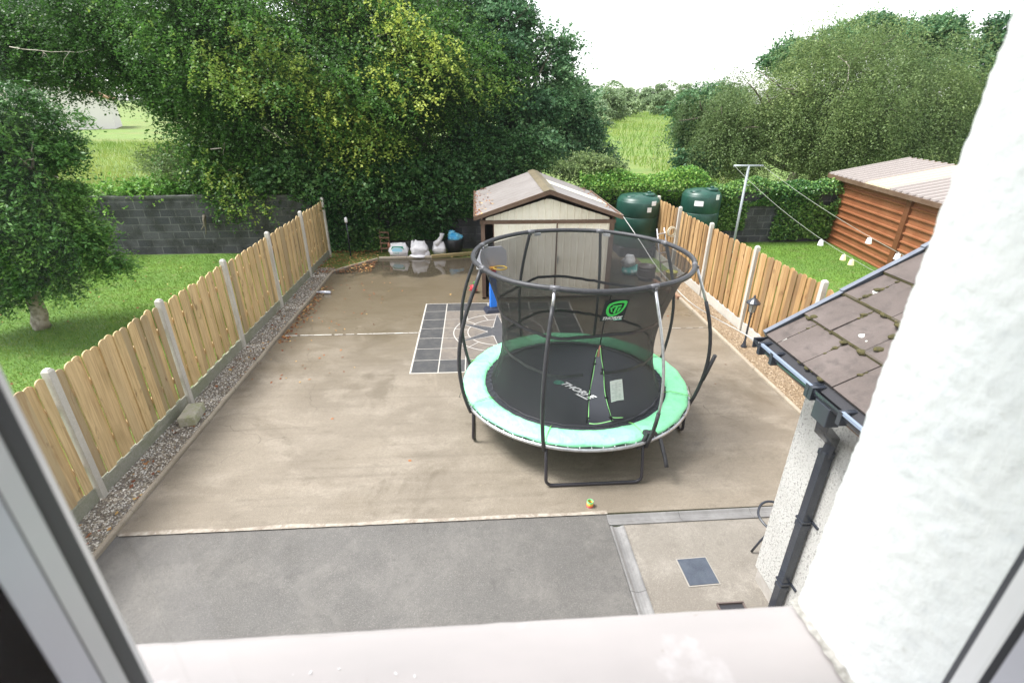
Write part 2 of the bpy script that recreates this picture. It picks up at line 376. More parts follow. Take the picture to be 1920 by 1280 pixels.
lawn_m = mat('lawn_turf', (.11, .22, .022), .9, noise=[(.9, (.14, .13, .05), .62, .74, .7), (.7, (.10, .20, .03), .4, .65, .9), (2.5, (.18, .20, .07), .55, .72, .75), (9, (.05, .10, .02), .5, .7, .6)], bump=[(40, .7, .03)])
g = MB(); g.bb(-40, -4.62, -2, 15.9, -.025, .004); tag(g.build('lawn', lawn_m), kind='structure')
g = MB(); g.bb(5.5, 30, -2, 16.5, -.025, .004); tag(g.build('lawn', lawn_m), kind='structure')
# concrete yard
g = MB(); g.prism([(-4.03, 4.35), (4.84, 4.35), (4.84, 14.2), (4.84, 15.9), (-.05, 15.9), (-.05, 15.12), (-3.0, 15.0), (-4.03, 13.85)], (0, 0, -.1), (1, 0, 0), (0, 1, 0), (0, 0, .1))
tag(g.build('concrete_yard', M['concrete_yard']), kind='structure')
g = MB(); g.bb(-6, 1.40, -1.0, 4.345, -.1, -.012); tag(g.build('concrete_path', M['concrete_grey']), kind='structure')
g = MB(); g.bb(1.56, 4.84, -1.0, 4.17, -.1, -.010); tag(g.build('side_paving', M['concrete_side']), kind='structure')
# pale worn lip along the joint and mortar line
g = MB()
for (x0, x1, y, w) in ((-4.0, 1.42, 4.370, .032),):
    nn = 90; top = []; bot = []
    for i in range(nn+1):
        x = x0+(x1-x0)*i/nn; top.append((x, y+w*(.5+.8*mnoise.noise(Vector((x*1.6, 3, 0)))))); bot.append((x, y-.036+.004*mnoise.noise(Vector((x*9, 0, 0)))))
    g.prism(bot+top[::-1], (0, 0, .0005), (1, 0, 0), (0, 1, 0), (0, 0, .0035))
tag(g.build('worn_concrete_lip', M['mortar']), kind='structure')
g = MB()
x = -3.95
while x < -1.26:
    l = rng.uniform(.03, .22); g.box((x+l/2, 9.565, .002), (l, rng.uniform(.012, .03), .005), rz=rng.normal()*.03); x += l+rng.choice([.004, .01, .06], p=[.5, .3, .2])
x = 2.2
while x < 4.8:
    l = rng.uniform(.03, .2); g.box((x+l/2, 9.5, .002), (l, rng.uniform(.006, .015), .004), rz=rng.normal()*.03); x += l+rng.uniform(.01, .15)
tag(g.build('mortar_joint_line', mat('white_mortar', (.62, .60, .55), .8)), kind='structure')
g = MB(); g.bb(-3.98, -1.25, 9.535, 9.552, -.02, .0015); g.bb(2.15, 4.82, 9.475, 9.488, -.02, .0015); tag(g.build('concrete_joint', mat('dark_joint', (.06, .05, .038), .9)), kind='structure')

# L shaped drainage channel
def profile_run(name, p0, p1, w, m, parent=None):
    """shallow dished channel from p0 to p1"""
    p0 = Vector(p0); p1 = Vector(p1); d = (p1-p0); L = d.length; d.normalize(); s = Vector((-d.y, d.x, 0)); prof = [(-w/2, -.03), (-w/2, .006), (-w/2+.018, .006), (-w*.2, -.010), (0, -.016), (w*.2, -.010), (w/2-.018, .006), (w/2, .006), (w/2, -.03)]
    g = MB(); k = int(L/1.0)+1
    for i in range(k):
        a = p0+d*(L*i/k+.002); b = p0+d*(L*(i+1)/k-.002)
        vs = [a+s*x+Vector((0, 0, z)) for x, z in prof]+[b+s*x+Vector((0, 0, z)) for x, z in prof]; q = len(prof)
        g.add(vs, [(j, j+1, q+j+1, q+j) for j in range(q-1)]+[tuple(range(q))[::-1], tuple(range(q, 2*q))])
    return g.build(name, m, parent)
dc = empty('drainage_channel', (1.48, 4.24, 0), 0, 'L-shaped shallow concrete drainage channel at the edge of the grey slab', 'drain')
for a, b in (((1.40, 4.24, 0), (4.8, 4.26, 0)), ((1.48, 4.15, 0), (1.48, -.9, 0))):
    profile_run('channel_run', Vector(a)-Vector(dc.location), Vector(b)-Vector(dc.location), .155, M['concrete_grey'] if False else mat('channel_concrete', (.17, .166, .162), .35, noise=[(3, (.25, .245, .24), .4, .65, .9), (20, (.16, .15, .15), .5, .7, .6)], bump=[(60, .3, .004)]), dc)

# kerbs
def edging(name, label, pts, w, h, m, group=None, sep=.9):
    e = empty(name, pts[0], 0, label, 'kerb', group); g = MB(); o = Vector(pts[0])
    for a, b in zip(pts[:-1], pts[1:]):
        a = Vector(a); b = Vector(b); L = (b-a).length; d = (b-a).normalized(); k = max(1, round(L/sep)); s = Vector((-d.y, d.x, 0))
        for i in range(k):
            p = a+d*(L*i/k+.004)-o; q = a+d*(L*(i+1)/k-.004)-o; j = rng.normal(size=2)*.004
            pr = [(-w/2, -.08), (-w/2, h*.6), (-w*.3, h*.92), (0, h), (w*.3, h*.92), (w/2, h*.6), (w/2, -.08)]
            vs = [p+s*(x+j[0])+Vector((0, 0, z)) for x, z in pr]+[q+s*(x+j[1])+Vector((0, 0, z+.002)) for x, z in pr]; n_ = len(pr)
            g.add(vs, [(t, t+1, n_+t+1, n_+t) for t in range(n_-1)]+[tuple(range(n_))[::-1], tuple(range(n_, 2*n_))], False)
    g.build('edging_stones', m, e); return e
edging('kerb_edging', 'thin rounded concrete edging between the grey gravel strip and the yard', [(-4.06, 1.0, 0), (-4.06, 13.86, 0), (-3.03, 15.02, 0)], .055, .055, M['kerb'])
edging('kerb_edging', 'low concrete edging under the white bags at the back of the yard', [(-3.0, 15.06, 0), (-1.35, 15.12, 0)], .09, .07, M['kerb'])
edging('kerb_edging', 'thin concrete edging beside the brown gravel strip with the garden lamp', [(4.87, 2.0, 0), (4.87, 13.2, 0)], .06, .055, M['kerb'])

# gravel beds
def gravel(name, label, x0, x1, y0, y1, n, cols, seed, base_m):
    g = MB(); g.bb(x0, x1, y0, y1, -.06, .012); tag(g.build('gravel_bed', base_m), kind='structure')
    rs = np.random.default_rng(seed); X = rs.uniform(x0+.01, x1-.01, n); Y = y0+(y1-y0)*rs.random(n)**1.5
    ico = np.array([(0, 0, 1), (.9, 0, .2), (.28, .85, .2), (-.72, .53, .2), (-.72, -.53, .2), (.28, -.85, .2)]); fs = [(0, 1, 2), (0, 2, 3), (0, 3, 4), (0, 4, 5), (0, 5, 1)]
    V = []; Fi = []; T = []
    for i in range(n):
        s = rs.uniform(.006, .018); a = rs.uniform(0, 6.28); c, q = math.cos(a), math.sin(a); e = rs.uniform(.6, 1.2)
        for v in ico*(1+rs.normal(size=(6, 3))*.18):
            x, y, z = v[0]*s*e, v[1]*s, v[2]*s*.8; V.append((X[i]+c*x-q*y, Y[i]+q*x+c*y, .013+z))
        Fi += [tuple(6*i+k for k in t) for t in fs]; T += [rs.random()]*6
    me = bpy.data.meshes.new(name); me.from_pydata(V, [], Fi); at_ = me.attributes.new('tint', 'FLOAT', 'POINT'); at_.data.foreach_set('value', np.array(T, np.float32))
    me.materials.append(leaf_mat(name+'_stones', *cols, trans=0, rough=.4)); o = bpy.data.objects.new(name, me); scene.collection.objects.link(o); return tag(o, label, 'gravel', kind='stuff')
gb1 = mat('wet_gravel_bed', (.16, .14, .12), .8, noise=[(70, (.34, .31, .28), .45, .62, 1), (1.2, (.20, .13, .07), .5, .7, .5)], bump=[(60, 1, .02)])
gb2 = mat('brown_gravel_bed', (.20, .14, .085), .8, noise=[(70, (.36, .28, .18), .45, .62, 1), (1.2, (.16, .10, .05), .5, .7, .5)], bump=[(60, 1, .02)])
gravel('gravel', 'grey and white gravel strip along the foot of the pale fence', -4.56, -4.09, 2.6, 14.2, 15000, [(.10, .08, .06), (.34, .29, .22), (.80, .77, .72)], 3, gb1)
gravel('gravel', 'yellow-brown gravel strip along the foot of the amber fence', 4.90, 5.42, 3.2, 13.3, 9000, [(.13, .085, .05), (.30, .215, .13), (.54, .44, .32)], 4, gb2)

# grass blades
gm = leaf_mat('grass_blades', (.06, .13, .014), (.14, .26, .03), (.32, .37, .09), trans=.3, rough=.6)
def grass(name, label, pts, h, w, tint0=.4):
    n = len(pts); T = tint0+.18*rng.normal(size=n)+.22*nz3(pts, .9, 2)+.28*nz3(pts, .11, 2); ang = rng.uniform(0, 2*PI, n); s = rng.uniform(.5, 1.3, n)*h
    V = np.empty((n, 3, 3), np.float32); dx = np.cos(ang)*w; dy = np.sin(ang)*w; ln = rng.normal(size=(n, 2))*.45
    V[:, 0] = pts+np.c_[-dx, -dy, 0*dx]; V[:, 1] = pts+np.c_[dx, dy, 0*dx]; V[:, 2] = pts+np.c_[ln[:, 0]*s, ln[:, 1]*s, s]
    me = bpy.data.meshes.new(name); me.vertices.add(3*n); me.vertices.foreach_set('co', V.ravel()); me.loops.add(3*n); me.loops.foreach_set('vertex_index', np.arange(3*n, dtype=np.int32))
    me.polygons.add(n); me.polygons.foreach_set('loop_start', np.arange(0, 3*n, 3, dtype=np.int32)); me.polygons.foreach_set('loop_total', np.full(n, 3, np.int32))
    at_ = me.attributes.new('tint', 'FLOAT', 'POINT'); at_.data.foreach_set('value', np.repeat(np.clip(T, 0, 1), 3).astype(np.float32))
    me.materials.append(gm); me.update(); o = bpy.data.objects.new(name, me); scene.collection.objects.link(o); return tag(o, label, 'grass', kind='stuff')
def area(n, x0, x1, y0, y1, z=.003, p=1.0): return np.c_[rng.uniform(x0, x1, n), y0+(y1-y0)*rng.random(n)**p, np.full(n, z)]
grass('grass', 'short bright green lawn grass beyond the pale fence', area(90000, -13, -4.63, 6, 15.7), .045, .006)
grass('grass', 'short bright green lawn grass in front of the brown shed', area(45000, 5.6, 12, 7.5, 16.2), .05, .006)
grass('tall_grass', 'tall pale green meadow grass in the field behind the dark wall', np.vstack([area(30000, -48, -14, 20, 62, 0), area(9000, -26, -8, 17, 30, 0)]), .55, .02, .62)
pp = area(60000, 12, 110, 26, 260, -.02, 1.5); pp = pp[(pp[:, 0] > pp[:, 1]*.20-2) & (pp[:, 0] < pp[:, 1]*.42+3)]
grass('rushes', 'tall yellow-green rushes in the field between the two tree masses', pp, .8, .035, .55)

# ==================================================================== BACK WALL
wallm = bpy.data.materials.new('dark_block_wall'); wallm.use_nodes = True
nt = wallm.node_tree; b = nt.nodes['Principled BSDF']; tc = nt.nodes.new('ShaderNodeTexCoord')
mp = nt.nodes.new('ShaderNodeMapping'); mp.inputs['Rotation'].default_value = (R(90), 0, 0); nt.links.new(tc.outputs['Object'], mp.inputs[0])
bt = nt.nodes.new('ShaderNodeTexBrick'); bt.inputs['Scale'].default_value = 1; bt.inputs['Brick Width'].default_value = .44; bt.inputs['Row Height'].default_value = .225
bt.inputs['Mortar Size'].default_value = .012; bt.inputs['Color1'].default_value = (.045, .048, .056, 1); bt.inputs['Color2'].default_value = (.085, .086, .094, 1); bt.inputs['Mortar'].default_value = (.15, .15, .148, 1)
nt.links.new(mp.outputs[0], bt.inputs[0])
nn = nt.nodes.new('ShaderNodeTexNoise'); nn.inputs['Scale'].default_value = 2.2; nn.inputs['Detail'].default_value = 8; nt.links.new(tc.outputs['Object'], nn.inputs['Vector'])
mr = nt.nodes.new('ShaderNodeMapRange'); mr.inputs[1].default_value = .42; mr.inputs[2].default_value = .68; nt.links.new(nn.outputs[0], mr.inputs[0])
mx = nt.nodes.new('ShaderNodeMix'); mx.data_type = 'RGBA'; nt.links.new(mr.outputs[0], mx.inputs['Factor']); nt.links.new(bt.outputs[0], mx.inputs['A']); mx.inputs['B'].default_value = (.028, .03, .028, 1)
nt.links.new(mx.outputs['Result'], b.inputs['Base Color']); b.inputs['Roughness'].default_value = .8
bn = nt.nodes.new('ShaderNodeBump'); bn.inputs['Strength'].default_value = .6; bn.inputs['Distance'].default_value = .02; bn.invert = True
nt.links.new(bt.outputs['Fac'], bn.inputs['Height']); nt.links.new(bn.outputs[0], b.inputs['Normal'])
wall = empty('block_wall', (-4, 16.12, 0), R(1.6), 'weathered dark grey concrete block wall along the back of the gardens', 'wall')
g = MB(); g.bb(-14, 17, 0, .22, -.05, 1.66); g.build('wall', wallm, wall)
g = MB()
for i in range(34): g.box((-13.6+i*.91, .11, 1.70), (.9, .27, .07), rz=rng.normal()*.003)
g.build('coping', mat('dark_coping', (.10, .10, .10), .85, noise=[(4, (.05, .06, .045), .4, .65, .9)]), wall)

# ==================================================================== FENCES
def wood(name, c1, c2, c3, dark):
    m = bpy.data.materials.new(name); m.use_nodes = True; nt = m.node_tree; b = nt.nodes['Principled BSDF']; L = nt.links.new
    at_ = nt.nodes.new('ShaderNodeAttribute'); at_.attribute_name = 'tint'
    cr_ = nt.nodes.new('ShaderNodeValToRGB'); e = cr_.color_ramp.elements; e[0].color = (*c2, 1); e[1].color = (*c3, 1); e[0].position = .12; e[1].position = .9
    k = cr_.color_ramp.elements.new(.5); k.color = (*c1, 1); L(at_.outputs['Fac'], cr_.inputs[0])
    tc = nt.nodes.new('ShaderNodeTexCoord'); cur = cr_.outputs[0]
    off = nt.nodes.new('ShaderNodeVectorMath'); off.operation = 'SCALE'; L(at_.outputs['Fac'], off.inputs['Scale']); off.inputs[0].default_value = (37, 53, 91)
    ad = nt.nodes.new('ShaderNodeVectorMath'); L(tc.outputs['Object'], ad.inputs[0]); L(off.outputs[0], ad.inputs[1])
    for sc, st, lo, hi, amt, c in ((9, (4, 4, .22), .42, .7, .6, dark), (3.2, (2.4, 2.4, 1.1), .64, .72, .75, (dark[0]*.5, dark[1]*.42, dark[2]*.4)), (1.3, (1, 1, .8), .5, .75, .45, (dark[0]*.8, dark[1]*.95, dark[2]*.8))):
        mp = nt.nodes.new('ShaderNodeMapping'); mp.inputs['Scale'].default_value = st; L(ad.outputs[0], mp.inputs[0])
        n = nt.nodes.new('ShaderNodeTexNoise'); n.inputs['Scale'].default_value = sc; n.inputs['Detail'].default_value = 5; n.inputs['Distortion'].default_value = .6; L(mp.outputs[0], n.inputs['Vector'])
        mr = nt.nodes.new('ShaderNodeMapRange'); mr.inputs[1].default_value = lo; mr.inputs[2].default_value = hi; mr.inputs[4].default_value = amt; L(n.outputs[0], mr.inputs[0])
        mx = nt.nodes.new('ShaderNodeMix'); mx.data_type = 'RGBA'; L(mr.outputs[0], mx.inputs['Factor']); L(cur, mx.inputs['A']); mx.inputs['B'].default_value = (*c, 1); cur = mx.outputs['Result']
    L(cur, b.inputs['Base Color']); b.inputs['Roughness'].default_value = .65; return m
M['wood_pale'] = wood('pale_treated_pine', (.66, .48, .24), (.42, .33, .19), (.70, .52, .27), (.34, .20, .08))
M['wood_amber'] = wood('amber_treated_pine', (.46, .28, .12), (.27, .175, .085), (.58, .39, .19), (.20, .09, .035))

def board_panel(y0, y1, x, face, h0, h1, m, parent, bw, overlap, lean=0.0):
    """a bay of upright round-topped boards, alternate boards stand proud; face = +1 toward +x"""
    V = []; Fc = []; T = []; y = y0+.02; i = 0
    while y < y1-.03:
        w = bw*rng.uniform(.95, 1.04); w = min(w, y1-y-.005); j = i % 2; t = .016
        xo = x+face*(.024 if j else .0)+rng.normal()*.0025; hh = (h1+rng.normal()*.012+(.008 if j else 0)); tilt = rng.normal()*.004
        prof = [(-w/2, h0), (w/2, h0)]
        ra = w/2
        for k in range(9):
            a = PI*k/8; prof.append((math.cos(a)*ra, hh-ra*.75+math.sin(a)*ra*.75))
        b0 = len(V); c = y+w/2; n_ = len(prof)
        for s in (0, t*face):
            for (p, z) in prof: V.append((xo+s+lean*z, c+p+tilt*(z-1), z))
        Fc.append(tuple(b0+q for q in range(n_))); Fc.append(tuple(b0+n_+q for q in range(n_))[::-1])
        for q in range(n_): r2 = (q+1) % n_; Fc.append((b0+q, b0+n_+q, b0+n_+r2, b0+r2))
        tt = min(1, max(0, .55+.2*rng.normal())); 
        if rng.random() < .15: tt = .0
        elif rng.random() < .12: tt = 1.
        T += [tt]*(2*n_); y += w*overlap; i += 1
    me = bpy.data.meshes.new('panel'); me.from_pydata(V, [], Fc); at_ = me.attributes.new('tint', 'FLOAT', 'POINT'); at_.data.foreach_set('value', np.array(T, np.float32)); me.materials.append(m)
    o = bpy.data.objects.new('panel', me); scene.collection.objects.link(o); o.parent = parent
    bv = o.modifiers.new('bevel', 'BEVEL'); bv.width = .002; bv.segments = 1; bv.limit_method = 'ANGLE'; return o
def post(x, y, h, parent, m, s=(.095, .11)):
    g = MB(); g.box((x, y, h/2-.15), (s[0], s[1], h+.3)); g.add([(x-s[0]/2, y-s[1]/2, h), (x+s[0]/2, y-s[1]/2, h), (x+s[0]/2, y+s[1]/2, h), (x-s[0]/2, y+s[1]/2, h), (x-s[0]*.28, y-s[1]*.3, h+.03), (x+s[0]*.28, y-s[1]*.3, h+.03), (x+s[0]*.28, y+s[1]*.3, h+.03), (x-s[0]*.28, y+s[1]*.3, h+.03)], [(0, 1, 5, 4), (1, 2, 6, 5), (2, 3, 7, 6), (3, 0, 4, 7), (4, 5, 6, 7)])
    return g.build('post', m, parent, .004)
fl = empty('fence', (-4.6, 4.97, 0), 0, 'pale new timber fence with round-topped boards and concrete posts beside the grey gravel', 'fence')
ysL = [.8, 2.9, 4.97, 7.04, 9.05, 11.17, 13.45, 15.5]
for i, y in enumerate(ysL):
    post(.045, y-4.97, 1.72, fl, M['precast'], (.085, .085))
    if i < len(ysL)-1:
        y1 = ysL[i+1]; board_panel(y-4.97+.06, y1-4.97-.06, 0, 1, .20+rng.normal()*.01, 1.655+.015*math.sin(i), M['wood_pale'], fl, .152, .935)
        g = MB(); g.bb(.0, .05, y-4.97+.058, y1-4.97-.058, -.1, .19); g.build('gravel_board', M['mossy_board'], fl)
        g = MB(); g.bb(-.045, -.003, y-4.97+.06, y1-4.97-.06, .45, .53); g.bb(-.045, -.003, y-4.97+.06, y1-4.97-.06, 1.25, 1.33); g.build('rail', M['wood_pale'], fl)
fr = empty('fence', (5.5, 9.38, 0), 0, 'amber timber fence with round-topped boards and concrete posts beside the brown gravel', 'fence')
ysR = [1.1, 3.15, 5.2, 7.25, 9.35, 11.45, 13.45, 15.2]
for i, y in enumerate(ysR):
    post(-.045, y-9.38, 1.76, fr, M['precast'], (.085, .085))
    if i < len(ysR)-1:
        y1 = ysR[i+1]; board_panel(y-9.38+.06, y1-9.38-.06, 0, -1, .20, 1.68+.015*math.cos(i*2), M['wood_amber'], fr, .137, .935)
        g = MB(); g.bb(-.05, 0., y-9.38+.058, y1-9.38-.058, -.1, .19); g.build('gravel_board', M['precast'], fr)
        g = MB(); g.bb(.003, .045, y-9.38+.06, y1-9.38-.06, .45, .53); g.bb(.003, .045, y-9.38+.06, y1-9.38-.06, 1.25, 1.33); g.build('rail', M['wood_amber'], fr)

# concrete block on the gravel
g = MB(); g.box((0, 0, .075), (.225, .44, .15)); cb = g.build('concrete_block', mat('mossy_block', (.42, .40, .32), .85, noise=[(5, (.30, .33, .16), .45, .65, .8), (30, (.55, .52, .45), .5, .7, .6)], bump=[(50, .6, .006)]), None, .012)
cb.location = (-4.30, 6.60, .015); cb.rotation_euler = (R(-1.5), R(-2), R(9)); tag(cb, 'lone mossy concrete block lying on the gravel at the fence post', 'block')

# ==================================================================== TILED PATIO INSET
tm = {'slate': mat('slate_tile', (.055, .055, .058), .5, noise=[(6, (.085, .083, .08), .4, .65, .9), (40, (.04, .04, .042), .5, .7, .6)], bump=[(40, .3, .003)]),
      'tan': mat('sandstone_tile', (.145, .125, .108), .6, noise=[(3, (.185, .158, .13), .4, .6, .9), (9, (.11, .10, .092), .5, .7, .8)], bump=[(40, .4, .003)]),
      'star': mat('dark_inlay', (.055, .056, .062), .55, noise=[(12, (.075, .075, .075), .4, .65, .9)])}
pt = empty('paved_inset', (.435, 9.51, 0), 0, 'square stone inset with dark slate border and a six-pointed compass star', 'paving')
Sx = 1.675
g = MB(); g.bb(-Sx-.02, Sx+.02, -Sx-.02, Sx+.02, -.02, .0045); g.build('mortar_bed', mat('pale_grout_bed', (.42, .40, .36), .8), pt)
g = MB(); g2 = MB(); N_ = 7; cs = 2*Sx/N_
for i in range(N_):
    for j in range(N_):
        c = (-Sx+cs*(i+.5), -Sx+cs*(j+.5), .006)
        (g if i in (0, N_-1) or j in (0, N_-1) else g2).box(c, (cs-.024, cs-.024, .007))
g.build('border_tiles', tm['slate'], pt); g2.build('field_tiles', tm['tan'], pt)
def ring(mb, c, r0, r1, z, n=64, th=.004):
    vs = []
    for k in range(n):
        a = 2*PI*k/n
        for r in (r0, r1): vs.append((c[0]+r*math.cos(a), c[1]+r*math.sin(a), z+th)); vs.append((c[0]+r*math.cos(a), c[1]+r*math.sin(a), z))
    fs = []
    for k in range(n):
        a = 4*k; b_ = 4*((k+1) % n); fs += [(a, a+2, b_+2, b_), (a+2, a+3, b_+3, b_+2), (a+1, a, b_, b_+1)]
    return mb.add(vs, fs)
cc = (-.05, 0)
g = MB(); g.lathe((cc[0], cc[1], .0), [(.94, -.01), (.94, .0125), (0, .0125)], 64, False); g.build('compass_disc', tm['tan'], pt)
g = MB()
for r in (.93, .64, .25): ring(g, cc, r-.009, r+.009, .0128)
for k in range(24):
    a = R(15*k+4); r0, r1 = (.65, .92) if k % 2 else (.28, .63)
    if k % 4 == 0: continue
    g.box((cc[0]+math.cos(a)*(r0+r1)/2, cc[1]+math.sin(a)*(r0+r1)/2, .0145), (r1-r0, .014, .003), rz=a)
def spike(mb, k, grow, z, th):
    a = R(90+60*k); ux, uy = math.cos(a), math.sin(a)
    poly = [(.235, -.105-grow), (.94+grow*3, 0), (.235, .105+grow)]
    mb.prism(poly, (cc[0], cc[1], z), (ux, uy, 0), (-uy, ux, 0), (0, 0, th))
for k in range(6): spike(g, k, .014, .0132, .004)
g.build('grout_lines', mat('white_grout', (.45, .43, .40), .8), pt)
g = MB()
for k in range(6): spike(g, k, 0, .0135, .0065)
g.lathe((cc[0], cc[1], 0), [(.24, .0132), (.24, .0195), (0, .0195)], 40, False)
g.build('star_inlay', tm['star'], pt)

# ==================================================================== GARDEN SHED
sh = empty('garden_shed', (1.6, 11.5, 0), 0, 'cream metal garden shed with brown gabled roof behind the trampoline', 'shed')
x0, x1, y0, y1, ez, az = -1.50, 1.55, 0, 3.3, 1.98, 2.52
def ribbed(mb, x0, x1, y, zb, ztop, pitch=.165, dep=.018, face=-1):
    """vertical ribbed sheet in the x-z plane; ztop is a function of x"""
    pts = []; x = x0
    while x < x1-1e-6:
        for dx, dd in ((0, 0), (.012, dep), (.035, dep), (.047, 0)):
            if x+dx <= x1: pts.append((x+dx, dd))
        x += pitch
    pts.append((x1, 0)); vs = []
    for p, dd in pts: vs.append((p, y+face*dd, zb)); vs.append((p, y+face*dd, ztop(p)))
    mb.add(vs, [(2*i, 2*i+2, 2*i+3, 2*i+1) for i in range(len(pts)-1)])
g = MB(); rs_ = lambda x: 1.94+(1-abs(x)/1.63)*.50
ribbed(g, -1.42, 1.42, -.02, 1.885, lambda x: max(1.89, rs_(x)-.075)); g.build('gable_panel', M['cream'], sh)
g = MB(); g.bb(-1.5, -1.47, .02, 3.3, 0, 1.93); g.bb(1.5, 1.53, .02, 3.3, 0, 1.93); g.bb(-1.47, 1.5, 3.27, 3.3, 0, 1.93); g.bb(-1.5, 1.5, 3.24, 3.27, 1.93, 2.1)
g.build('wall', M['brown_metal'], sh)
g = MB(); g.bb(-1.53, -1.44, -.03, .03, 0, 1.88); g.bb(1.46, 1.55, -.03, .03, 0, 1.88); g.bb(-1.55, 1.57, -.045, .03, 1.80, 1.885); g.bb(-1.53, 1.55, -.03, .02, 0, .035); g.build('door_frame', M['brown_metal'], sh)
for (a, b_, yy) in ((-1.24, .22, -.035), (.20, 1.46, -.012)):
    d = MB(); ribbed(d, a, b_, yy, .04, lambda x: 1.80, .165, .014); dd = d.build('door', M['cream'], sh)
    for q_ in ((a-.012, a+.022), (b_-.022, b_+.012)): d = MB(); d.bb(q_[0], q_[1], yy-.012, yy+.01, .04, 1.80); d.build('door_edge', M['brown_metal'], dd)
g = MB(); g.box((.265, -.05, .95), (.02, .03, .16)); g.build('door_handle', M['galv'], sh)
g = MB(); g.bb(-1.44, 1.46, .0, 3.2, .002, .02); g.build('floor', mat('dark_shed_floor', (.05, .045, .04), .9), sh)
# roof sheets
rf = MB()
for s in (-1, 1):
    nx = 46; vs = []
    for i in range(nx+1):
        v = 3.65*i/nx
        for u in (0, 1):
            x = s*(1.66*u+.0); z = az+.04-(az-ez+.02)*u*(1.66/1.6)+(.010 if (i % 4 in (0, 1)) else 0); vs.append((x, -.20+v, z))
    rf.add(vs, [(2*i, 2*i+1, 2*i+3, 2*i+2) if s > 0 else (2*i+2, 2*i+3, 2*i+1, 2*i) for i in range(nx)])
roof = rf.build('roof', M['shed_roof'], sh)
g = MB()
for s in (-1, 1):
    p = [(0, az+.055), (s*1.67, ez+.03), (s*1.67, ez-.06), (0, az-.045)]; g.prism(p, (0, -.225, 0), (1, 0, 0), (0, 0, 1), (0, .035, 0))
    g.box((s*1.675, 1.6, ez-.01), (.03, 3.66, .09))
g.build('fascia', M['brown_metal'], roof)
g = MB()
for s in (-1, 1): g.add([(0, -.235, az+.062), (s*.15, -.235, az+.015), (s*.15, 3.46, az+.015), (0, 3.46, az+.062)], [(0, 1, 2, 3)])
g.build('ridge_cap', mat('ridge_olive', (.17, .14, .09), .5, noise=[(3, (.12, .10, .06), .4, .7, .9)]), roof)
g = MB()
for (a, b_) in ((.55, .95),):
    za = lambda x: az+.058-(az-ez+.02)*(x/1.6)
    g.add([(.16, 1.10, za(.16)), (1.64, 1.10, za(1.64)), (1.64, 1.85, za(1.64)), (.16, 1.85, za(.16))], [(0, 1, 2, 3)])
g.build('skylight_sheet', mat('pale_skylight', (.72, .70, .58), .35), roof)
# clutter behind the open door
bx = empty('storage_box', (.33, 11.62, .02), 0, 'small white storage crate just inside the open shed doorway', 'crate'); g = MB(); g.bb(-.1, .1, -.06, .2, 0, .26); g.build('crate_body', mat('dull_white_box', (.5, .5, .48), .5), bx, .01)
g = MB(); g.bb(-.105, .105, -.065, .205, .265, .285); g.build('lid', mat('dark_lid', (.06, .06, .07), .5), bx)
# autumn leaves on the shed roof eaves
def dead_leaves(name, label, P, L=.05):
    o = leaf_obj(name, P, L, L*.7, rng.random(len(P)), LM_DEAD, None, up=2.5); return tag(o, label, 'leaves', kind='stuff')
LM_DEAD = leaf_mat('dead_leaves', (.16, .045, .018), (.34, .13, .05), (.62, .42, .16), trans=.15, rough=.6)
n = 150; v = rng.random(n)**2.4; yy = rng.uniform(.0, 3.4, n); sx_ = np.where(rng.random(n) < .72, -1, 1); xx = 1.65-.42*v
P = np.c_[1.6+sx_*xx, 11.5-.2+yy, az+.05-(az-ez+.02)*(xx/1.6)+.015]
dead_leaves('fallen_leaves', 'reddish fallen leaves gathered along the edges of the cream shed roof', P, .06)
P = np.vstack([np.c_[rng.uniform(-12, -4.8, 160), rng.uniform(6, 15, 160), np.full(160, .035)], np.c_[rng.uniform(-4.55, -3.0, 900), rng.uniform(13.6, 16.0, 900), np.full(900, .03)+rng.random(900)*.03],
               np.c_[-4.0+np.abs(rng.normal(size=260))*.13, rng.uniform(9.2, 12.6, 260), np.full(260, .012)],
               np.c_[rng.uniform(-4.0, -2.2, 70), rng.uniform(7.5, 13.5, 70), np.full(70, .008)],
               np.c_[rng.uniform(-3.0, 0, 160), rng.uniform(15.15, 15.9, 160), np.full(160, .02)],
               np.c_[rng.uniform(-3.8, 4.6, 26), rng.uniform(4.5, 13, 26), np.full(26, .008)],
               np.c_[rng.uniform(-4.5, -4.1, 120), rng.uniform(4, 14, 120), np.full(120, .03)]])
dead_leaves('fallen_leaves', 'rust-brown fallen leaves drifted along the kerb, in the back corner and sparsely on the left lawn', P, .055)

# ==================================================================== TRAMPOLINE
TC = np.array([1.36, 6.42, 0]); tr = empty('trampoline', TC, 0, 'round trampoline with mint green padding and a tall black safety net', 'trampoline')
def pol(r, deg, z): return (r*math.cos(R(deg)), r*math.sin(R(deg)), z)
MY = -.045
def pom(r, deg, z, k=1.0): return (r*math.cos(R(deg)), r*math.sin(R(deg))+MY*k, z)
g = MB(); g.tube([pol(1.632, 360*k/72, .562) for k in range(72)], .024, 8, closed=True); g.build('ring_frame', M['galv'], tr)
matm = mat('trampoline_mat', (.028, .032, .04), .65, noise=[(2, (.038, .042, .052), .4, .65, .9), (14, (.03, .033, .04), .4, .65, .7)])
g = MB(); rg = [0, .3, .6, .9, 1.1, 1.24, 1.31]; zs = [.600, .601, .604, .608, .613, .618, .622]
vs = [(0, 0, .600)]
for r, z in zip(rg[1:], zs[1:]):
    for k in range(64): vs.append(pom(r, 360*k/64, z))
fs = [(0, 1+k, 1+(k+1) % 64) for k in range(64)]
for i in range(5):
    for k in range(64): a = 1+i*64; fs.append((a+k, a+64+k, a+64+(k+1) % 64, a+(k+1) % 64))
g.add(vs, fs, True); g.build('jumping_mat', matm, tr)
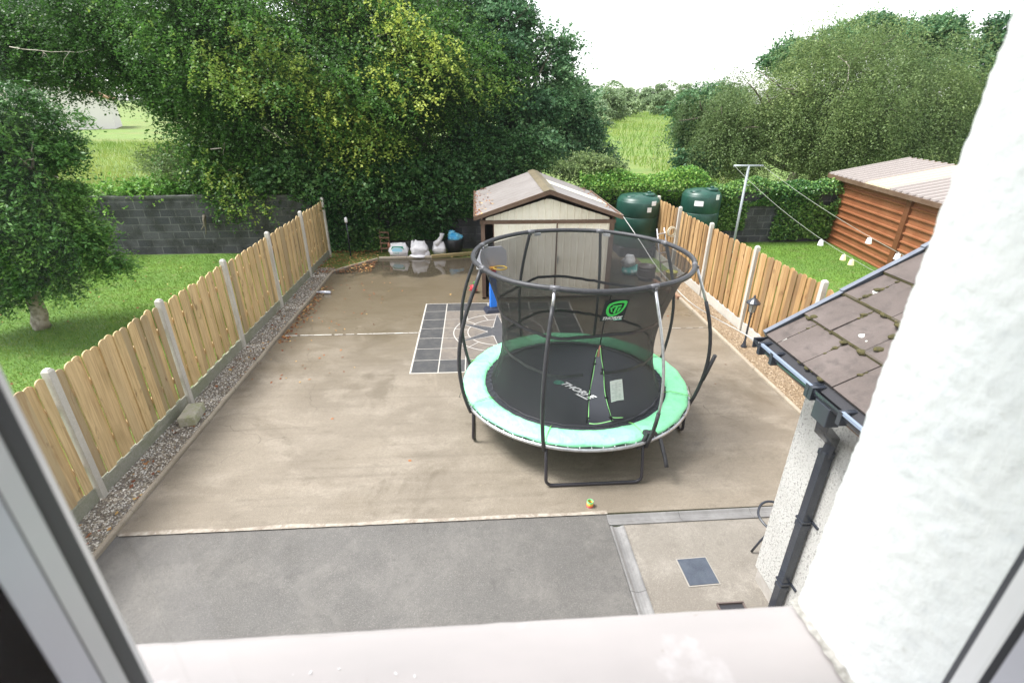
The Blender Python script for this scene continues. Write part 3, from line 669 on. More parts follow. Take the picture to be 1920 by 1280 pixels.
padm = mat('mint_green_pad', (.27, .84, .44), .42, spec=.45, noise=[(1.5, (.36, .88, .55), .4, .65, .8), (9, (.17, .70, .33), .52, .75, .6), (30, (.30, .55, .35), .66, .76, .45)], bump=[(9, .9, .03), (4, .5, .05, (1, 1, 1)), (45, .25, .005)])
M['seam'] = mat('seam_green', (.25, .75, .12), .5)
for s in range(8):
    g = MB(); vs = []; nA = 16; rr = [1.30, 1.315, 1.37, 1.46, 1.55, 1.605, 1.618, 1.618]
    for i in range(nA+1):
        a = 22.5+45*s+45*(i/nA); e_ = abs(i/nA-.5)*2
        for q, r in enumerate(rr):
            z = [.628, .652, .660, .658, .650, .636, .615, .598][q]+.010*mnoise.noise(Vector((a*.14, r*6, s)))-.012*(e_**10)
            sag = .018*(math.sin(i*1.3+s)*.4+mnoise.noise(Vector((a*.09, 1, s)))) if q >= 5 else 0
            dr = -.004*(e_**12) + (.010*mnoise.noise(Vector((a*.2, 7, s))) if q < 2 else 0)
            p = pom(r+dr+(.012*mnoise.noise(Vector((a*.12, 3, s*2.))) if q > 5 else 0), a, z+sag*(q-4)/3 if q >= 5 else z, max(0, 1-q/4)); vs.append(p)
    m_ = len(rr); g.add(vs, [(i*m_+q, (i+1)*m_+q, (i+1)*m_+q+1, i*m_+q+1)[::-1] for i in range(nA) for q in range(m_-1)], True)
    pd = g.build('padding', padm, tr); g = MB()
    a = 22.5+45*s; g.tube([pol(r, a+.15, z) for r, z in ((1.285, .632), (1.36, .667), (1.5, .661), (1.62, .645), (1.655, .61))], .004, 4)
    g.build('seam', M['seam'], pd)
# elastic zigzag and net hem on the mat edge
g = MB(); pts = []
for k in range(128): pts.append(pom(1.31 if k % 2 else 1.20+.012*mnoise.noise(Vector((k, 0, 0))), 360*k/128, .634))
g.tube(pts, .0045, 4, closed=True); g.tube([pom(1.205+.01*math.sin(k*1.9), 360*k/90, .638) for k in range(90)], .008, 5, closed=True)
g.build('elastic_cord', M['steel_black'], tr)
# dark skirt, springs and ties below the pad
g = MB(); vs = []
for k in range(96):
    a = 360*k/96; vs.append(pol(1.612, a, .612)); vs.append(pol(1.612+.008*math.sin(k*.8), a, .575+.008*math.sin(k*2.1)))
g.add(vs, [(2*k, 2*k+1, (2*k+3) % 192, (2*k+2) % 192) for k in range(96)], True); g.build('pad_skirt', mat('dark_green_skirt', (.012, .05, .028), .6), tr)
for k in range(72):
    a = 5*k+2.5; g = MB(); g.tube([pol(1.606, a, .592), pol(1.634, a, .588)], .009, 6); g.tube([pol(1.612, a, .597), pol(1.40, a, .60)], .007, 5); g.build('spring', M['galv'], tr)
M['strap'] = mat('dark_green_strap', (.015, .05, .035), .7)
for s in range(24):
    a = 15*s+7; g = MB(); g.tube([pol(1.64, a, .60), pol(1.635, a, .55), pol(1.61+.01*math.sin(s), a+.3, .48+.03*math.sin(s*2.3))], .0035, 4); g.build('tie_strap', M['strap'], tr)
for a, l in ((188, .12), (343, .16), (350, .2)): g = MB(); g.tube([pol(1.66, a, .6), pol(1.70, a+1, .6-l*.6), pol(1.68, a-.6, .6-l)], .004, 4); g.build('tie_strap', M['strap'], tr)
# legs: four W/U frames
for a0 in (205, 292.5, 22.5, 112.5):
    a0_, a1_ = (207, 248) if a0 == 205 else (a0, a0+45)
    if a0 == 205: pass
legs = [(248, 292), (338, 383), (68, 113), (158, 203)]
for a0, a1 in legs:
    p = np.array(pol(1.60, a0, 0)); q = np.array(pol(1.60, a1, 0)); out = (p+q)/2; out = out/np.linalg.norm(out)*(.11 if a0 == 248 else .02)
    mid = (q-p)/np.linalg.norm(q-p); pts = [p+[0, 0, .56], p+out*.5+[0, 0, .35], p+out+[0, 0, .11]]
    for t in (20, 45, 70): pts.append(p+out+mid*.09*(1-math.cos(R(t)))+[0, 0, .025+.085*(1-math.sin(R(t)))])
    pts.append(p+out+mid*.10+[0, 0, .025])
    rev = [q+[0, 0, .56], q+out*.5+[0, 0, .35], q+out+[0, 0, .11]]
    for t in (20, 45, 70): rev.append(q+out-mid*.09*(1-math.cos(R(t)))+[0, 0, .025+.085*(1-math.sin(R(t)))])
    rev.append(q+out-mid*.10+[0, 0, .025])
    g = MB(); g.tube(pts+rev[::-1], .021, 8); g.build('leg', mat('dark_leg_paint', (.03, .028, .036), .3, spec=.6), tr)
# top ring with sleeves and connectors
ZT = 2.49; RT = 1.42
g = MB(); tp = []
for k in range(80):
    a = 360*k/80; fl_ = ((a-22.5) % 45)/45; tp.append(pol(RT-.012*math.sin(PI*fl_)*-1, a, ZT-.008*math.sin(PI*fl_)))
g.tube(tp, .032, 10, closed=True); g.build('top_ring', M['steel_black'], tr)
for s in range(8):
    a = 22.5+45*s; pa = []; rrs = []
    for i in range(15):
        t = i/14; z = .50+(ZT-.04-.50)*t; r = 1.64+(RT+.035-1.64)*t+.23*math.sin(PI*min(1, t*1.02))**.9*(1-.12*t); pa.append(pol(r, a, z)); rrs.append(.0235 if i < 12 else .017)
    e_ = {5: 13, 6: 4, 7: 11}.get(s, 14)
    g = MB(); g.tube(pa[:e_+1], .0245, 8); g.build('net_pole', M['steel_black'], tr)
    if e_ < 14: g = MB(); g.tube(pa[e_:], .0185, 8); g.build('pole_tip', M['galv'], tr)
    g = MB(); ta = R(a); g.tube([pol(RT, a-2.2, ZT), pol(RT, a+2.2, ZT)], .034, 8); g.box(pol(RT+.02, a, ZT-.03), (.06, .03, .05), rz=ta); g.build('ring_connector', mat('connector_grey', (.12, .12, .13), .4), tr)
    if s in (1, 2, 3): g = MB(); g.box(pol(RT-.02, a-4.5, ZT-.045), (.004, .11, .05), rz=R(a-4.5)); g.build('net_label', M['white_plastic'], tr)
# clamp and loose pole ends at the front right
g = MB(); p0 = np.array(pol(1.62, 293, .58)); g.tube([p0+(-.09, -.02, -.06), p0+(.0, .0, .06), p0+(.02, .04, .12)], .032, 8); g.tube([p0+(-.03, .02, .10), p0+(.12, .08, .04), p0+(.16, .12, -.02)], .035, 8); g.box(p0+(-.10, -.02, -.06), (.07, .07, .06), rz=.5); g.box(p0+(.02, .0, .10), (.09, .06, .04), rz=.3); g.build('pole_clamp', M['steel_black'], tr)
a_ = np.array(atz(1222, 800, .62))-TC; b_ = np.array(atz(1250, 876, .28))-TC
g = MB(); g.tube([a_, a_*.6+b_*.4+(.03, 0, .05), b_*.85+a_*.15+(.015, 0, .01), b_], .026, 8); g.build('loose_pole_end', M['steel_black'], tr)
g = MB(); g.tube([pol(1.755, 337.5, .92), pol(1.80, 337.3, 1.1), pol(1.85, 337, 1.32)], .026, 8); g.build('loose_pole_end', M['steel_black'], tr)
# net
netm = bpy.data.materials.new('net_mesh'); netm.use_nodes = True; nt = netm.node_tree; b = nt.nodes['Principled BSDF']; b.inputs['Base Color'].default_value = (.010, .011, .012, 1); b.inputs['Roughness'].default_value = .7
tb = nt.nodes.new('ShaderNodeBsdfTransparent'); ms = nt.nodes.new('ShaderNodeMixShader'); lw = nt.nodes.new('ShaderNodeLayerWeight'); lw.inputs[0].default_value = .35
mr = nt.nodes.new('ShaderNodeMapRange'); mr.inputs[1].default_value = 0; mr.inputs[2].default_value = 1; mr.inputs[3].default_value = .60; mr.inputs[4].default_value = .9
nt.links.new(lw.outputs['Facing'], mr.inputs[0]); nt.links.new(mr.outputs[0], ms.inputs[0]); nt.links.new(tb.outputs[0], ms.inputs[1]); nt.links.new(b.outputs[0], ms.inputs[2]); nt.links.new(ms.outputs[0], nt.nodes['Material Output'].inputs[0])
def net_r(a, z):
    t = (z-.64)/(2.47-.64); r = 1.225*(1-t)+1.385*t-.22*math.sin(PI*min(1, t**.85))
    d = ((a-22.5) % 45)/45; k = math.sin(PI*d)
    r -= .035*k*(.3+t)                                  # the net pulls in between the poles
    r += .006*math.sin(R(a)*23)*(1-t)
    if 258 < a < 292: r -= .0
    return r
def net_p(a, z): return pol(net_r(a, z), a, z)
SL0, SL1 = 258.5, 276.5     # slit at the bottom of the front panel
def slit(z):
    if z > 1.70: return None
    t = (1.70-z)/(1.70-.64); w = t**.8; c = 273.3+2.2*t; return (c-7.6*w, c+7.6*w)
g = MB(); zz = np.linspace(.64, 2.47, 26); na = 160; vs = []; fs = []
front = []
for j, z in enumerate(zz):
    for i in range(na): vs.append(net_p(292+ (360-46)*i/(na-1), z))
for j in range(25):
    for i in range(na-1): a = j*na+i; fs.append((a, a+1, a+na+1, a+na))
g.add(vs, fs, True)
# front panel 246..292 split by the slit
for side in (0, 1):
    vs = []; fs = []; m_ = 14
    for j, z in enumerate(zz):
        s_ = slit(z); mid_ = 273.3
        lo, hi = (246, (s_[0] if s_ else mid_)) if side == 0 else ((s_[1] if s_ else mid_), 292)
        for i in range(m_): vs.append(net_p(lo+(hi-lo)*i/(m_-1), z))
    for j in range(25):
        for i in range(m_-1): a = j*m_+i; fs.append((a, a+1, a+m_+1, a+m_))
    g.add(vs, fs, True)
net = g.build('safety_net', netm, tr)
g = MB()
for zb, am in ((1.80, .035), (1.25, .03)):
    pts = []
    for k in range(121):
        a = 276+ (360-12)*k/120 if zb < 1.5 else 360*k/120+271
        z = zb+am*math.sin(R(a)*4+.6)+.012*mnoise.noise(Vector((a*.2, zb, 0))); pts.append(np.array(net_p(a % 360, z)))
    vs = []
    for p in pts: u = p/np.linalg.norm(p[:2]+1e-9)*.004; vs.append(p+(u[0], u[1], -.022)); vs.append(p+(u[0], u[1], .022))
    g.add(vs, [(2*k, 2*k+2, 2*k+3, 2*k+1) for k in range(120)], True)
g.build('net_band', M['steel_black'], net)
blk = mat('black_binding', (.01, .011, .012), .7); lime = mat('lime_piping', (.42, .95, .35), .5)
g = MB(); g.tube([net_p(273.3+.1*math.sin(z*9), z) for z in np.linspace(1.70, 2.46, 12)], .008, 5)
for side in (0, 1): g.tube([np.array(net_p(slit(z)[side]+(-.35 if side == 0 else .35), z)) for z in np.linspace(.66, 1.69, 14)], .010, 5)
g.build('zip', blk, net)
g = MB()
for side in (0, 1): g.tube([np.array(net_p(slit(z)[side]+.4*math.sin(z*11), z))*np.array([1.004, 1.004, 1]) for z in np.linspace(.70, 1.66, 20)], .0055, 5)
g.tube([net_p(a, .665-.02*math.sin(R(a-266)*10)) for a in np.linspace(269, 284, 7)], .006, 5); g.tube([net_p(a, .70-.004*(a-283)) for a in np.linspace(283, 291, 6)], .006, 5)
g.build('piping', lime, net)
g = MB(); g.tube([net_p(273.3, 1.68), net_p(273.0, 1.6), net_p(273.3, 1.52)], .014, 6); g.build('zip_pull', mat('reddish_tag', (.5, .22, .16), .6), net)
for s_, z in ((0, .72), (1, .70), (0, 1.42), (1, 1.33), (1, .95), (0, 1.0)):
    p = np.array(net_p(slit(z)[s_], z)); g = MB(); g.box(p, (.035, .03, .02), rz=.4); g.tube([p, p+(-.02 if s_ == 0 else .03, -.02, .0)], .005, 5); g.build('net_clip', blk, net)
# notice, flag with emblem, mat print
def frame_at(a, z, lift=.008):
    p = np.array(net_p(a, z)); out = np.array([math.cos(R(a)), math.sin(R(a)), 0]); right = np.array([-out[1], out[0], 0])
    dz = np.array(net_p(a, z+.05))-np.array(net_p(a, z-.05)); up = dz/np.linalg.norm(dz); nrm = np.cross(right, up); return p+nrm*lift, right, up, nrm
def text_mesh(body, size, extr, shear=0., bold=.0, spacing=1.0):
    cu = bpy.data.curves.new('t', 'FONT'); cu.body = body; cu.size = size; cu.extrude = extr; cu.shear = shear; cu.offset = bold; cu.space_character = spacing; cu.align_x = 'CENTER'; cu.align_y = 'CENTER'; cu.resolution_u = 3
    o = bpy.data.objects.new('t', cu); scene.collection.objects.link(o); bpy.context.view_layer.update()
    me = bpy.data.meshes.new_from_object(o.evaluated_get(bpy.context.evaluated_depsgraph_get())); bpy.data.objects.remove(o); return me
def put(me, name, o_, ax, ay, az_, m, parent):
    mt = Matrix(((ax[0], ay[0], az_[0], o_[0]), (ax[1], ay[1], az_[1], o_[1]), (ax[2], ay[2], az_[2], o_[2]), (0, 0, 0, 1)))
    me = me.copy(); me.transform(mt); me.materials.clear(); me.materials.append(m); ob = bpy.data.objects.new(name, me); scene.collection.objects.link(ob); ob.parent = parent; return ob
def emblem(mb, o_, ax, ay, az_, s, th):
    sh_ = [(-.50, .18), (-.42, .34), (-.2, .46), (.1, .52), (.42, .53), (.55, .44), (.53, .15), (.40, -.22), (.15, -.45), (-.12, -.55), (-.32, -.50), (-.47, -.30), (-.52, -.05)]
    inn = [(x*.74+.005, y*.72) for x, y in sh_]; n_ = len(sh_); ax, ay, az_ = [np.array(q) for q in (ax, ay, az_)]; o_ = np.array(o_)
    vs = [o_+ax*x*s+ay*y*s+az_*h for h in (0, th) for x, y in sh_+inn]; k = 2*n_
    mb.add(vs, [(k+i, k+(i+1) % n_, k+n_+(i+1) % n_, k+n_+i) for i in range(n_)]+[(i, (i+1) % n_, k+(i+1) % n_, k+i) for i in range(n_)])
    for poly in ([(-.20, .22), (.28, .26), (.27, .15), (-.23, .11)], [(-.02, .13), (.10, .14), (.02, -.34), (-.09, -.30)], [(-.30, .02), (-.20, .03), (-.14, -.24), (-.22, -.20)], [(-.30, .10), (-.10, .11), (-.10, .05), (-.30, .03)],
                 [(.15, .06), (.30, .08), (.20, -.20), (.10, -.26)]):
        mb.prism([(x*s, y*s) for x, y in poly], o_, ax, ay, az_*th)
emg = mat('emblem_green', (.05, .62, .10), .5); wht = mat('print_white', (.8, .82, .82), .5)
c, ri, up, nr = frame_at(276.8, 2.20, .014)
fg = MB(); fw, fh = .285, .31; vs = []
for i in range(7):
    for j in range(5): x, y = -fw/2+fw*i/6, -fh/2+fh*j/4; vs.append(c+ri*(x+.02*y)+up*y+nr*.006*math.sin(i*1.1+j*.6))
fg.add(vs, [(i*5+j, (i+1)*5+j, (i+1)*5+j+1, i*5+j+1) for i in range(6) for j in range(4)], True); flag = fg.build('net_flag', mat('black_flag', (.010, .011, .018), .6), tr)
g = MB(); emblem(g, c+nr*.012+up*.035+ri*.005, ri, up, nr, .215, .002); g.build('emblem', emg, flag)
put(text_mesh('THORPE', .062, .001, .25, .0012, 1.02), 'lettering', c+nr*.013-up*.110-ri*.012, ri, up+ri*.04, nr, wht, flag)
g = MB(); g.prism([(-.05, 0), (.05, .004), (.05, .014), (-.05, .012)], c+nr*.013-up*.142+ri*.065, ri, up, nr*.002); g.build('underline', mat('teal_print', (.35, .75, .62), .5), flag)
c, ri, up, nr = frame_at(287.2, 1.02, .010)
g = MB(); vs = [c+ri*x+up*y+nr*(.004*math.sin(x*30)) for x, y in ((-.085, .145), (0, .15), (.09, .145), (.115, -.14), (.02, -.13), (-.07, -.14))]
g.add(vs, [(0, 5, 4, 1), (1, 4, 3, 2)]); lab = g.build('safety_notice', mat('notice_paper', (.72, .75, .72), .6, noise=[(30, (.5, .54, .52), .5, .7, .5)]), tr)
g = MB()
for r_i in range(9):
    for q in range(3):
        if rng.random() < .8: g.prism([(0, 0), (rng.uniform(.02, .045), 0), (rng.uniform(.02, .045), .005), (0, .005)], c+nr*.006+ri*(-.065+.05*q)+up*(.11-.026*r_i), ri, up, nr*.001)
g.build('print', mat('grey_print', (.35, .40, .37), .6), lab)
# print on the mat
mo = np.array(atz(1056, 718, .612))-TC; m1 = np.array(atz(1108, 744, .612))-TC; dx = m1-mo; dx[2] = 0; Lm = np.linalg.norm(dx); dx /= Lm; dyv = np.array([-dx[1], dx[0], 0]); zz_ = np.array([0, 0, 1.])
put(text_mesh('THORPE', .150, .0008, .35, .004, 1.0), 'mat_lettering', mo+dx*(Lm*.50)+(0, 0, .002), dx, dyv, zz_, wht, tr)
g = MB(); g.prism([(0, 0), (.2, 0), (.22, .03), (.02, .03)], mo+dx*(Lm*.62)-dyv*.105+(0, 0, .002), dx, dyv, (0, 0, .0015)); g.build('mat_underline', wht, tr)
mo2 = np.array(atz(1047, 717, .612))-TC; g = MB(); emblem(g, mo2+(0, 0, .002), dx, dyv, zz_, .12, .001); g.build('mat_emblem', mat('emblem_teal', (.06, .30, .20), .6), tr)

# ==================================================================== TOY BASKETBALL HOOP
bp = atz(925, 583); hp = empty('basketball_hoop', bp, R(12), 'toy basketball hoop on a blue post and dark base behind the trampoline', 'toy')
g = MB(); g.box((0, 0, .045), (.42, .34, .09), taper=.8); g.box((0, 0, .10), (.2, .16, .04), taper=.7); g.build('base', mat('dark_navy_plastic', (.025, .03, .05), .45), hp, .015)
g = MB(); g.box((0, 0, .52), (.15, .10, .86)); g.build('post', mat('bright_blue_plastic', (.02, .22, .85), .35), hp, .01)
g = MB(); g.box((0, -.01, .965), (.13, .10, .07)); g.build('collar', mat('red_plastic', (.6, .02, .03), .4), hp, .01)
g = MB(); g.box((-.0, -.02, 1.02), (.15, .12, .05)); g.build('bracket', mat('orange_plastic', (.85, .4, .03), .4), hp, .01)
g = MB(); g.tube([(.12+.14*math.cos(t), -.18+.14*math.sin(t), 1.06) for t in np.linspace(0, 2*PI, 24)[:-1]], .014, 6, closed=True); g.build('rim', mat('yellow_plastic', (.85, .55, .05), .4), hp)
pts = [(-.30, 0), (.30, 0), (.34, .12), (.32, .34), (.22, .44), (-.22, .44), (-.32, .34), (-.34, .12)]
g = MB(); g.prism(pts, (0, .06, 1.03), (1, 0, 0), (0, 0, 1), (0, .03, 0)); g.build('backboard', mat('grey_lilac_plastic', (.55, .56, .62), .5), hp, .008)
g = MB(); g.prism([(-.30, 0), (.0, -.05), (.0, .05), (-.34, .16)], (-.05, .03, 1.0), (1, 0, 0), (0, 0, 1), (0, .02, 0)); g.build('side_wing', M['white_plastic'], hp)
# red spiky toy near the shed door
rt = empty('toy_ball', atz(888, 548, 0), 0, 'small red knobbly toy beside the dark shed doorway', 'toy'); g = MB()
g.blob((0, 0, .10), (.085, .085, .10), 12, 8, .2, 3)
for k in range(14):
    a = k*2.4; z = -1+2*(k+.5)/14; q = math.sqrt(1-z*z); d = np.array([q*math.cos(a), q*math.sin(a), z]); g.tube([d*.07+(0, 0, .11), d*.12+(0, 0, .11)], .012, 5)
g.build('body', mat('dark_red_plastic', (.55, .03, .05), .5), rt); g = MB(); g.tube([(0, 0, .2), (.01, 0, .26), (.05, 0, .28)], .012, 5); g.build('stalk', mat('green_plastic', (.05, .5, .08), .5), rt)

# ==================================================================== BAGS AND CLUTTER AT THE BACK LEFT
def sack(name, label, c, sx, syy, sz, rz, m, seed, extra=None, cat='bag', group=None):
    e = empty(name, c, rz, label, cat, group); g = MB(); n_, m2 = 20, 12; vs = []
    for i in range(m2+1):
        v = i/m2; z = sz*v
        for k in range(n_):
            a = 2*PI*k/n_; ca, sa = math.cos(a), math.sin(a); p = 3.2
            ex = abs(ca)**(2/p)*math.copysign(1, ca); ey = abs(sa)**(2/p)*math.copysign(1, sa)
            wx = .85+.2*math.sin(PI*v)-.10*v; wy = (.8+.5*math.sin(PI*min(1, v*1.1)))*(1-.82*v**2.5)
            q = 1+.20*mnoise.noise(Vector((ca*1.6, sa*1.6, v*3+seed*5)))+.10*mnoise.noise(Vector((ca*4, sa*4, v*6+seed*3)))
            zz2 = z+.30*sz*mnoise.noise(Vector((ca*2, sa, seed*3)))*v-.10*sz*v*abs(ca)**2+(.10*sz*abs(ca)**3 if v > .9 else 0)
            vs.append((ex*sx/2*wx*q, ey*syy/2*wy*q, zz2))
    g.add(vs, [(i*n_+k, i*n_+(k+1) % n_, (i+1)*n_+(k+1) % n_, (i+1)*n_+k) for i in range(m2) for k in range(n_)]+[tuple(m2*n_+k for k in range(n_)), tuple(range(n_))[::-1]], True)
    g.build('sack', m, e); return e
wb = mat('white_sack', (.78, .76, .78), .45, noise=[(5, (.6, .58, .6), .5, .7, .5)], bump=[(9, .6, .03)])
s1 = sack('compost_bag', 'white compost bag with teal and pale blue print, leftmost of the back row', (-2.43, 15.28, .02), .62, .26, .40, R(-6), wb, 1)
g = MB(); g.prism([(-.20, .23), (-.15, .33), (.17, .34), (.21, .24), (.1, .30), (-.1, .30)], (0, -.165, 0), (1, 0, 0), (0, .12, 1), (0, -.004, 0)); g.build('print', mat('teal_green_print', (.03, .30, .22), .5), s1)
g = MB(); g.prism([(-.14, .18), (.14, .18), (.17, .23), (.09, .29), (-.09, .29), (-.17, .23)], (0, -.180, 0), (1, 0, 0), (0, .12, 1), (0, -.004, 0)); g.build('print', mat('pale_blue_print', (.35, .68, .82), .5), s1)
g = MB()
for k in range(4): g.prism([(-.11+.045*k, .12), (-.085+.045*k, .12), (-.085+.045*k, .17), (-.11+.045*k, .17)], (0, -.188, 0), (1, 0, 0), (0, .08, 1), (0, -.004, 0))
g.build('print', mat('grey_green_print', (.32, .5, .45), .5), s1)
g = MB(); g.blob((-.27, -.02, .33), (.05, .06, .09), 10, 6, .3, 3); g.build('top_fold', mat('brown_fold', (.35, .15, .09), .6), s1)
s2 = sack('rubble_bag', 'plump white sack with a folded base, middle of the back row', (-1.80, 15.25, .06), .52, .30, .42, R(4), wb, 2)
g = MB(); g.blob((-.02, -.06, -.01), (.31, .18, .07), 16, 6, .25, 2.2, 3, flat=-.055); g.blob((.24, -.08, .03), (.09, .06, .13), 8, 6, .3, 3, 5); g.build('folded_base', wb, s2)
s3 = sack('rubble_bag', 'white sack with a twisted neck behind the plank end', (-1.21, 15.50, .03), .42, .28, .36, R(0), wb, 5)
g = MB(); g.tube([(-.1, -.05, .30), (.0, -.03, .40), (.09, 0, .52), (.11, 0, .62)], [.10, .07, .06, .075], 9); g.build('neck', wb, s3)
bn_ = empty('black_bin_bag', (-.74, 15.66, .03), 0, 'round black tub holding a crumpled blue plastic bag', 'bin'); g = MB()
g.lathe((0, 0, 0), [(.17, 0), (.22, .03), (.265, .22), (.28, .42), (.265, .43), (.22, .40), (0, .36)], 20); g.build('tub', mat('black_tub', (.012, .013, .016), .4, bump=[(8, .5, .03)]), bn_)
g = MB(); g.blob((.03, -.04, .46), (.24, .17, .13), 16, 9, .55, 2.5, 4); g.blob((-.06, .02, .56), (.12, .1, .12), 12, 8, .5, 3, 9); g.build('bag', mat('blue_bag', (.04, .38, .72), .35, noise=[(5, (.3, .72, .85), .45, .6, .9)], bump=[(8, .8, .04)]), bn_)
g = MB(); g.box((0, 0, 0), (1.95, .10, .09)); pk = g.build('plank', mat('mossy_timber', (.34, .26, .13), .75, noise=[(5, (.25, .22, .09), .4, .65, .9, (.2, 1, 1))]), None, .006)
pk.location = (-.48, 15.32, .05); pk.rotation_euler = (0, R(0), R(14)); tag(pk, 'mossy yellow-brown timber plank lying in front of the black tub', 'plank')
pc = empty('lamp_post', (-3.92, 15.43, 0), 0, 'thin dark garden post with a white cap in the ivy corner', 'post'); g = MB(); g.tube([(0, 0, 0), (0, 0, 1.02)], .022, 8); g.build('pole', M['black_pvc'], pc)
g = MB(); g.lathe((0, 0, 1.02), [(.035, 0), (.045, .03), (.045, .13), (.02, .16), (0, .165)], 12); g.build('cap', M['white_plastic'], pc)
sl_ = empty('slatted_crate', (-2.92, 15.83, 0), 0, 'narrow brown slatted crate half hidden by ivy behind the first white bag', 'crate'); g = MB()
for k in range(4): g.box((0, 0, .12+.17*k), (.30, .04, .045), rz=rng.normal()*.02)
for s in (-1, 1): g.box((s*.13, .03, .36), (.03, .03, .72))
g.build('slats', M['timber_brown'], sl_)
bo = empty('plastic_bottle', (-3.82, 12.05, .035), R(80), 'clear plastic drinks bottle lying by the kerb leaves', 'bottle'); g = MB()
pr = [(0, -.11), (.028, -.105), (.034, -.09), (.034, .04), (.03, .06), (.014, .10), (.012, .115)]
vs = []
for r, z in pr:
    for k in range(12): a = 2*PI*k/12; vs.append((r*math.cos(a)*1.15, z*1.5, r*math.sin(a)*1.15))
g.add(vs, [(i*12+k, i*12+(k+1) % 12, (i+1)*12+(k+1) % 12, (i+1)*12+k) for i in range(6) for k in range(12)], True); g.build('body', mat('milky_bottle', (.55, .58, .66), .2, spec=.7), bo)
g = MB(); g.tube([(0, .172, 0), (0, .2, 0)], .018, 10); g.build('cap', mat('white_cap', (.8, .8, .8), .4), bo)

# right of the shed
s4 = sack('plastic_bag', 'crumpled white and silver bag on top of the teal bag by the shed', (4.13, 13.25, .22), .36, .28, .30, R(20), mat('silver_bag', (.6, .62, .62), .35, noise=[(7, (.35, .36, .38), .5, .65, .7)], bump=[(9, .9, .04)]), 7)
s5 = sack('plastic_bag', 'low teal printed bag beneath the crumpled silver bag', (4.18, 13.2, .02), .46, .36, .24, R(-10), mat('teal_bag', (.06, .42, .36), .4, noise=[(6, (.6, .72, .68), .5, .6, .8)], bump=[(9, .8, .03)]), 8)
pb = empty('barrel_planter', (4.48, 12.75, 0), 0, 'squat brown barrel tub standing by the shed wall', 'planter'); g = MB(); g.lathe((0, 0, 0), [(.19, 0), (.225, .08), (.24, .2), (.235, .34), (.245, .35), (.245, .38), (.21, .38), (.20, .30), (0, .28)], 24); g.build('tub', mat('dark_brown_plastic', (.05, .038, .032), .5, noise=[(8, (.075, .055, .045), .4, .65, .8)]), pb)
g = MB()
for z in (.1, .3): g.lathe((0, 0, 0), [(.236, z-.015), (.249, z-.01), (.249, z+.01), (.236, z+.015)], 24)
g.build('hoop', mat('dull_band', (.08, .07, .065), .5), pb)
ld = empty('step_ladder', (4.98, 13.2, 0), R(28), 'folded silver step ladder leaning in the corner by the amber fence', 'ladder'); g = MB()
for s in (-.17, .17): g.tube([(s, -.30, 0), (s*.8, .12, 1.25)], .018, 6)
g.build('side_rails', M['galv'], ld)
for k in range(5): t = (k+.6)/5.2; g = MB(); g.box((0, -.30+.42*t, 1.25*t), (.32-.05*t, .07, .02)); g.build('tread', M['galv'], ld)
hb = empty('hose_coil', (5.22, 13.35, 1.15), 0, 'coil of cream cable hung over the corner fence post', 'cable'); g = MB()
for q in range(3): g.tube([(.10*math.cos(t)+.02*q, -.05-.01*q, .11*math.sin(t)*1.1+.02*math.sin(q*2)) for t in np.linspace(0, 2*PI, 20)[:-1]], .011, 5, closed=True)
g.build('cable', mat('cream_cable', (.62, .58, .45), .5), hb)
yb = empty('yellow_bucket', (5.08, 12.5, 0), 0, 'dull yellow bucket behind the net beside the amber fence', 'bucket'); g = MB(); g.lathe((0, 0, 0), [(.11, 0), (.15, .27), (.158, .27), (.158, .29), (.14, .29), (.11, .03), (0, .03)], 20); g.build('pail', mat('dull_yellow', (.42, .40, .05), .5), yb)
g = MB(); g.tube([(.155*math.cos(t), .02, .28+.13*math.sin(t)) for t in np.linspace(0, PI, 12)], .004, 5); g.build('handle', M['galv'], yb)
g = MB(); g.box((0, 0, 0), (.10, 1.9, .07)); tb_ = g.build('timber_beam', M['timber_brown'], None, .005); tb_.location = (4.70, 12.15, .036); tb_.rotation_euler.z = R(8); tag(tb_, 'dark timber beam lying along the kerb by the brown barrel tub', 'timber')

# ==================================================================== OIL TANKS
tkm = mat('dark_green_tank', (.012, .055, .04), .38, spec=.5, noise=[(3, (.02, .085, .06), .4, .65, .8)])
def tank(loc, r, h, z0, label, stickers):
    e = empty('oil_tank', loc, 0, label, 'oil tank', 'green oil tanks at the back wall'); g = MB()
    pr = [(r*.93, z0)]; k = 3
    for i in range(k):
        a = z0+(h-.16-z0)*i/k; b_ = z0+(h-.16-z0)*(i+1)/k; pr += [(r*.975, a+.008), (r, a+.03), (r, b_-.03), (r*.985, b_-.010), (r*.972, b_)]
    pr += [(r*.95, h-.13), (r*.86, h-.05), (r*.5, h), (0, h+.01)]; g.lathe((0, 0, 0), pr, 40); g.build('tank_body', tkm, e)
    g = MB(); g.lathe((.22*r/.62, -.18, h-.03), [(.19, 0), (.19, .06), (.17, .08), (0, .085)], 24); g.lathe((.22*r/.62, -.18, h+.05), [(.06, 0), (.06, .05), (0, .055)], 16); g.build('fill_cap', tkm, e)
    g = MB(); g.blob((-.28*r/.62, -.2, h-.06), (.2, .18, .08), 14, 6, .05); g.build('manhole_lid', tkm, e)
    for (a, z, w, hh) in stickers:
        g = MB(); rr = r*1.012; vs = [pol(rr, a+math.degrees((q-1)*w/2/rr), z+s*hh/2) for q in range(3) for s in (-1, 1)]; g.add(vs, [(0, 2, 3, 1), (2, 4, 5, 3)]); g.build('sticker', M['white_plastic'], e)
    g = MB(); g.bb(-r*.9, r*.9, -r*.8, r*.8, 0, z0); g.build('block_plinth', wallm, e)
    return e
tank((4.93, 15.45, 0), .66, 1.80, .28, 'dark green oil tank with white stickers beside the cream shed', [(-66, 1.62, .17, .13), (-78, 1.44, .14, .14), (-30, 1.45, .13, .16)])
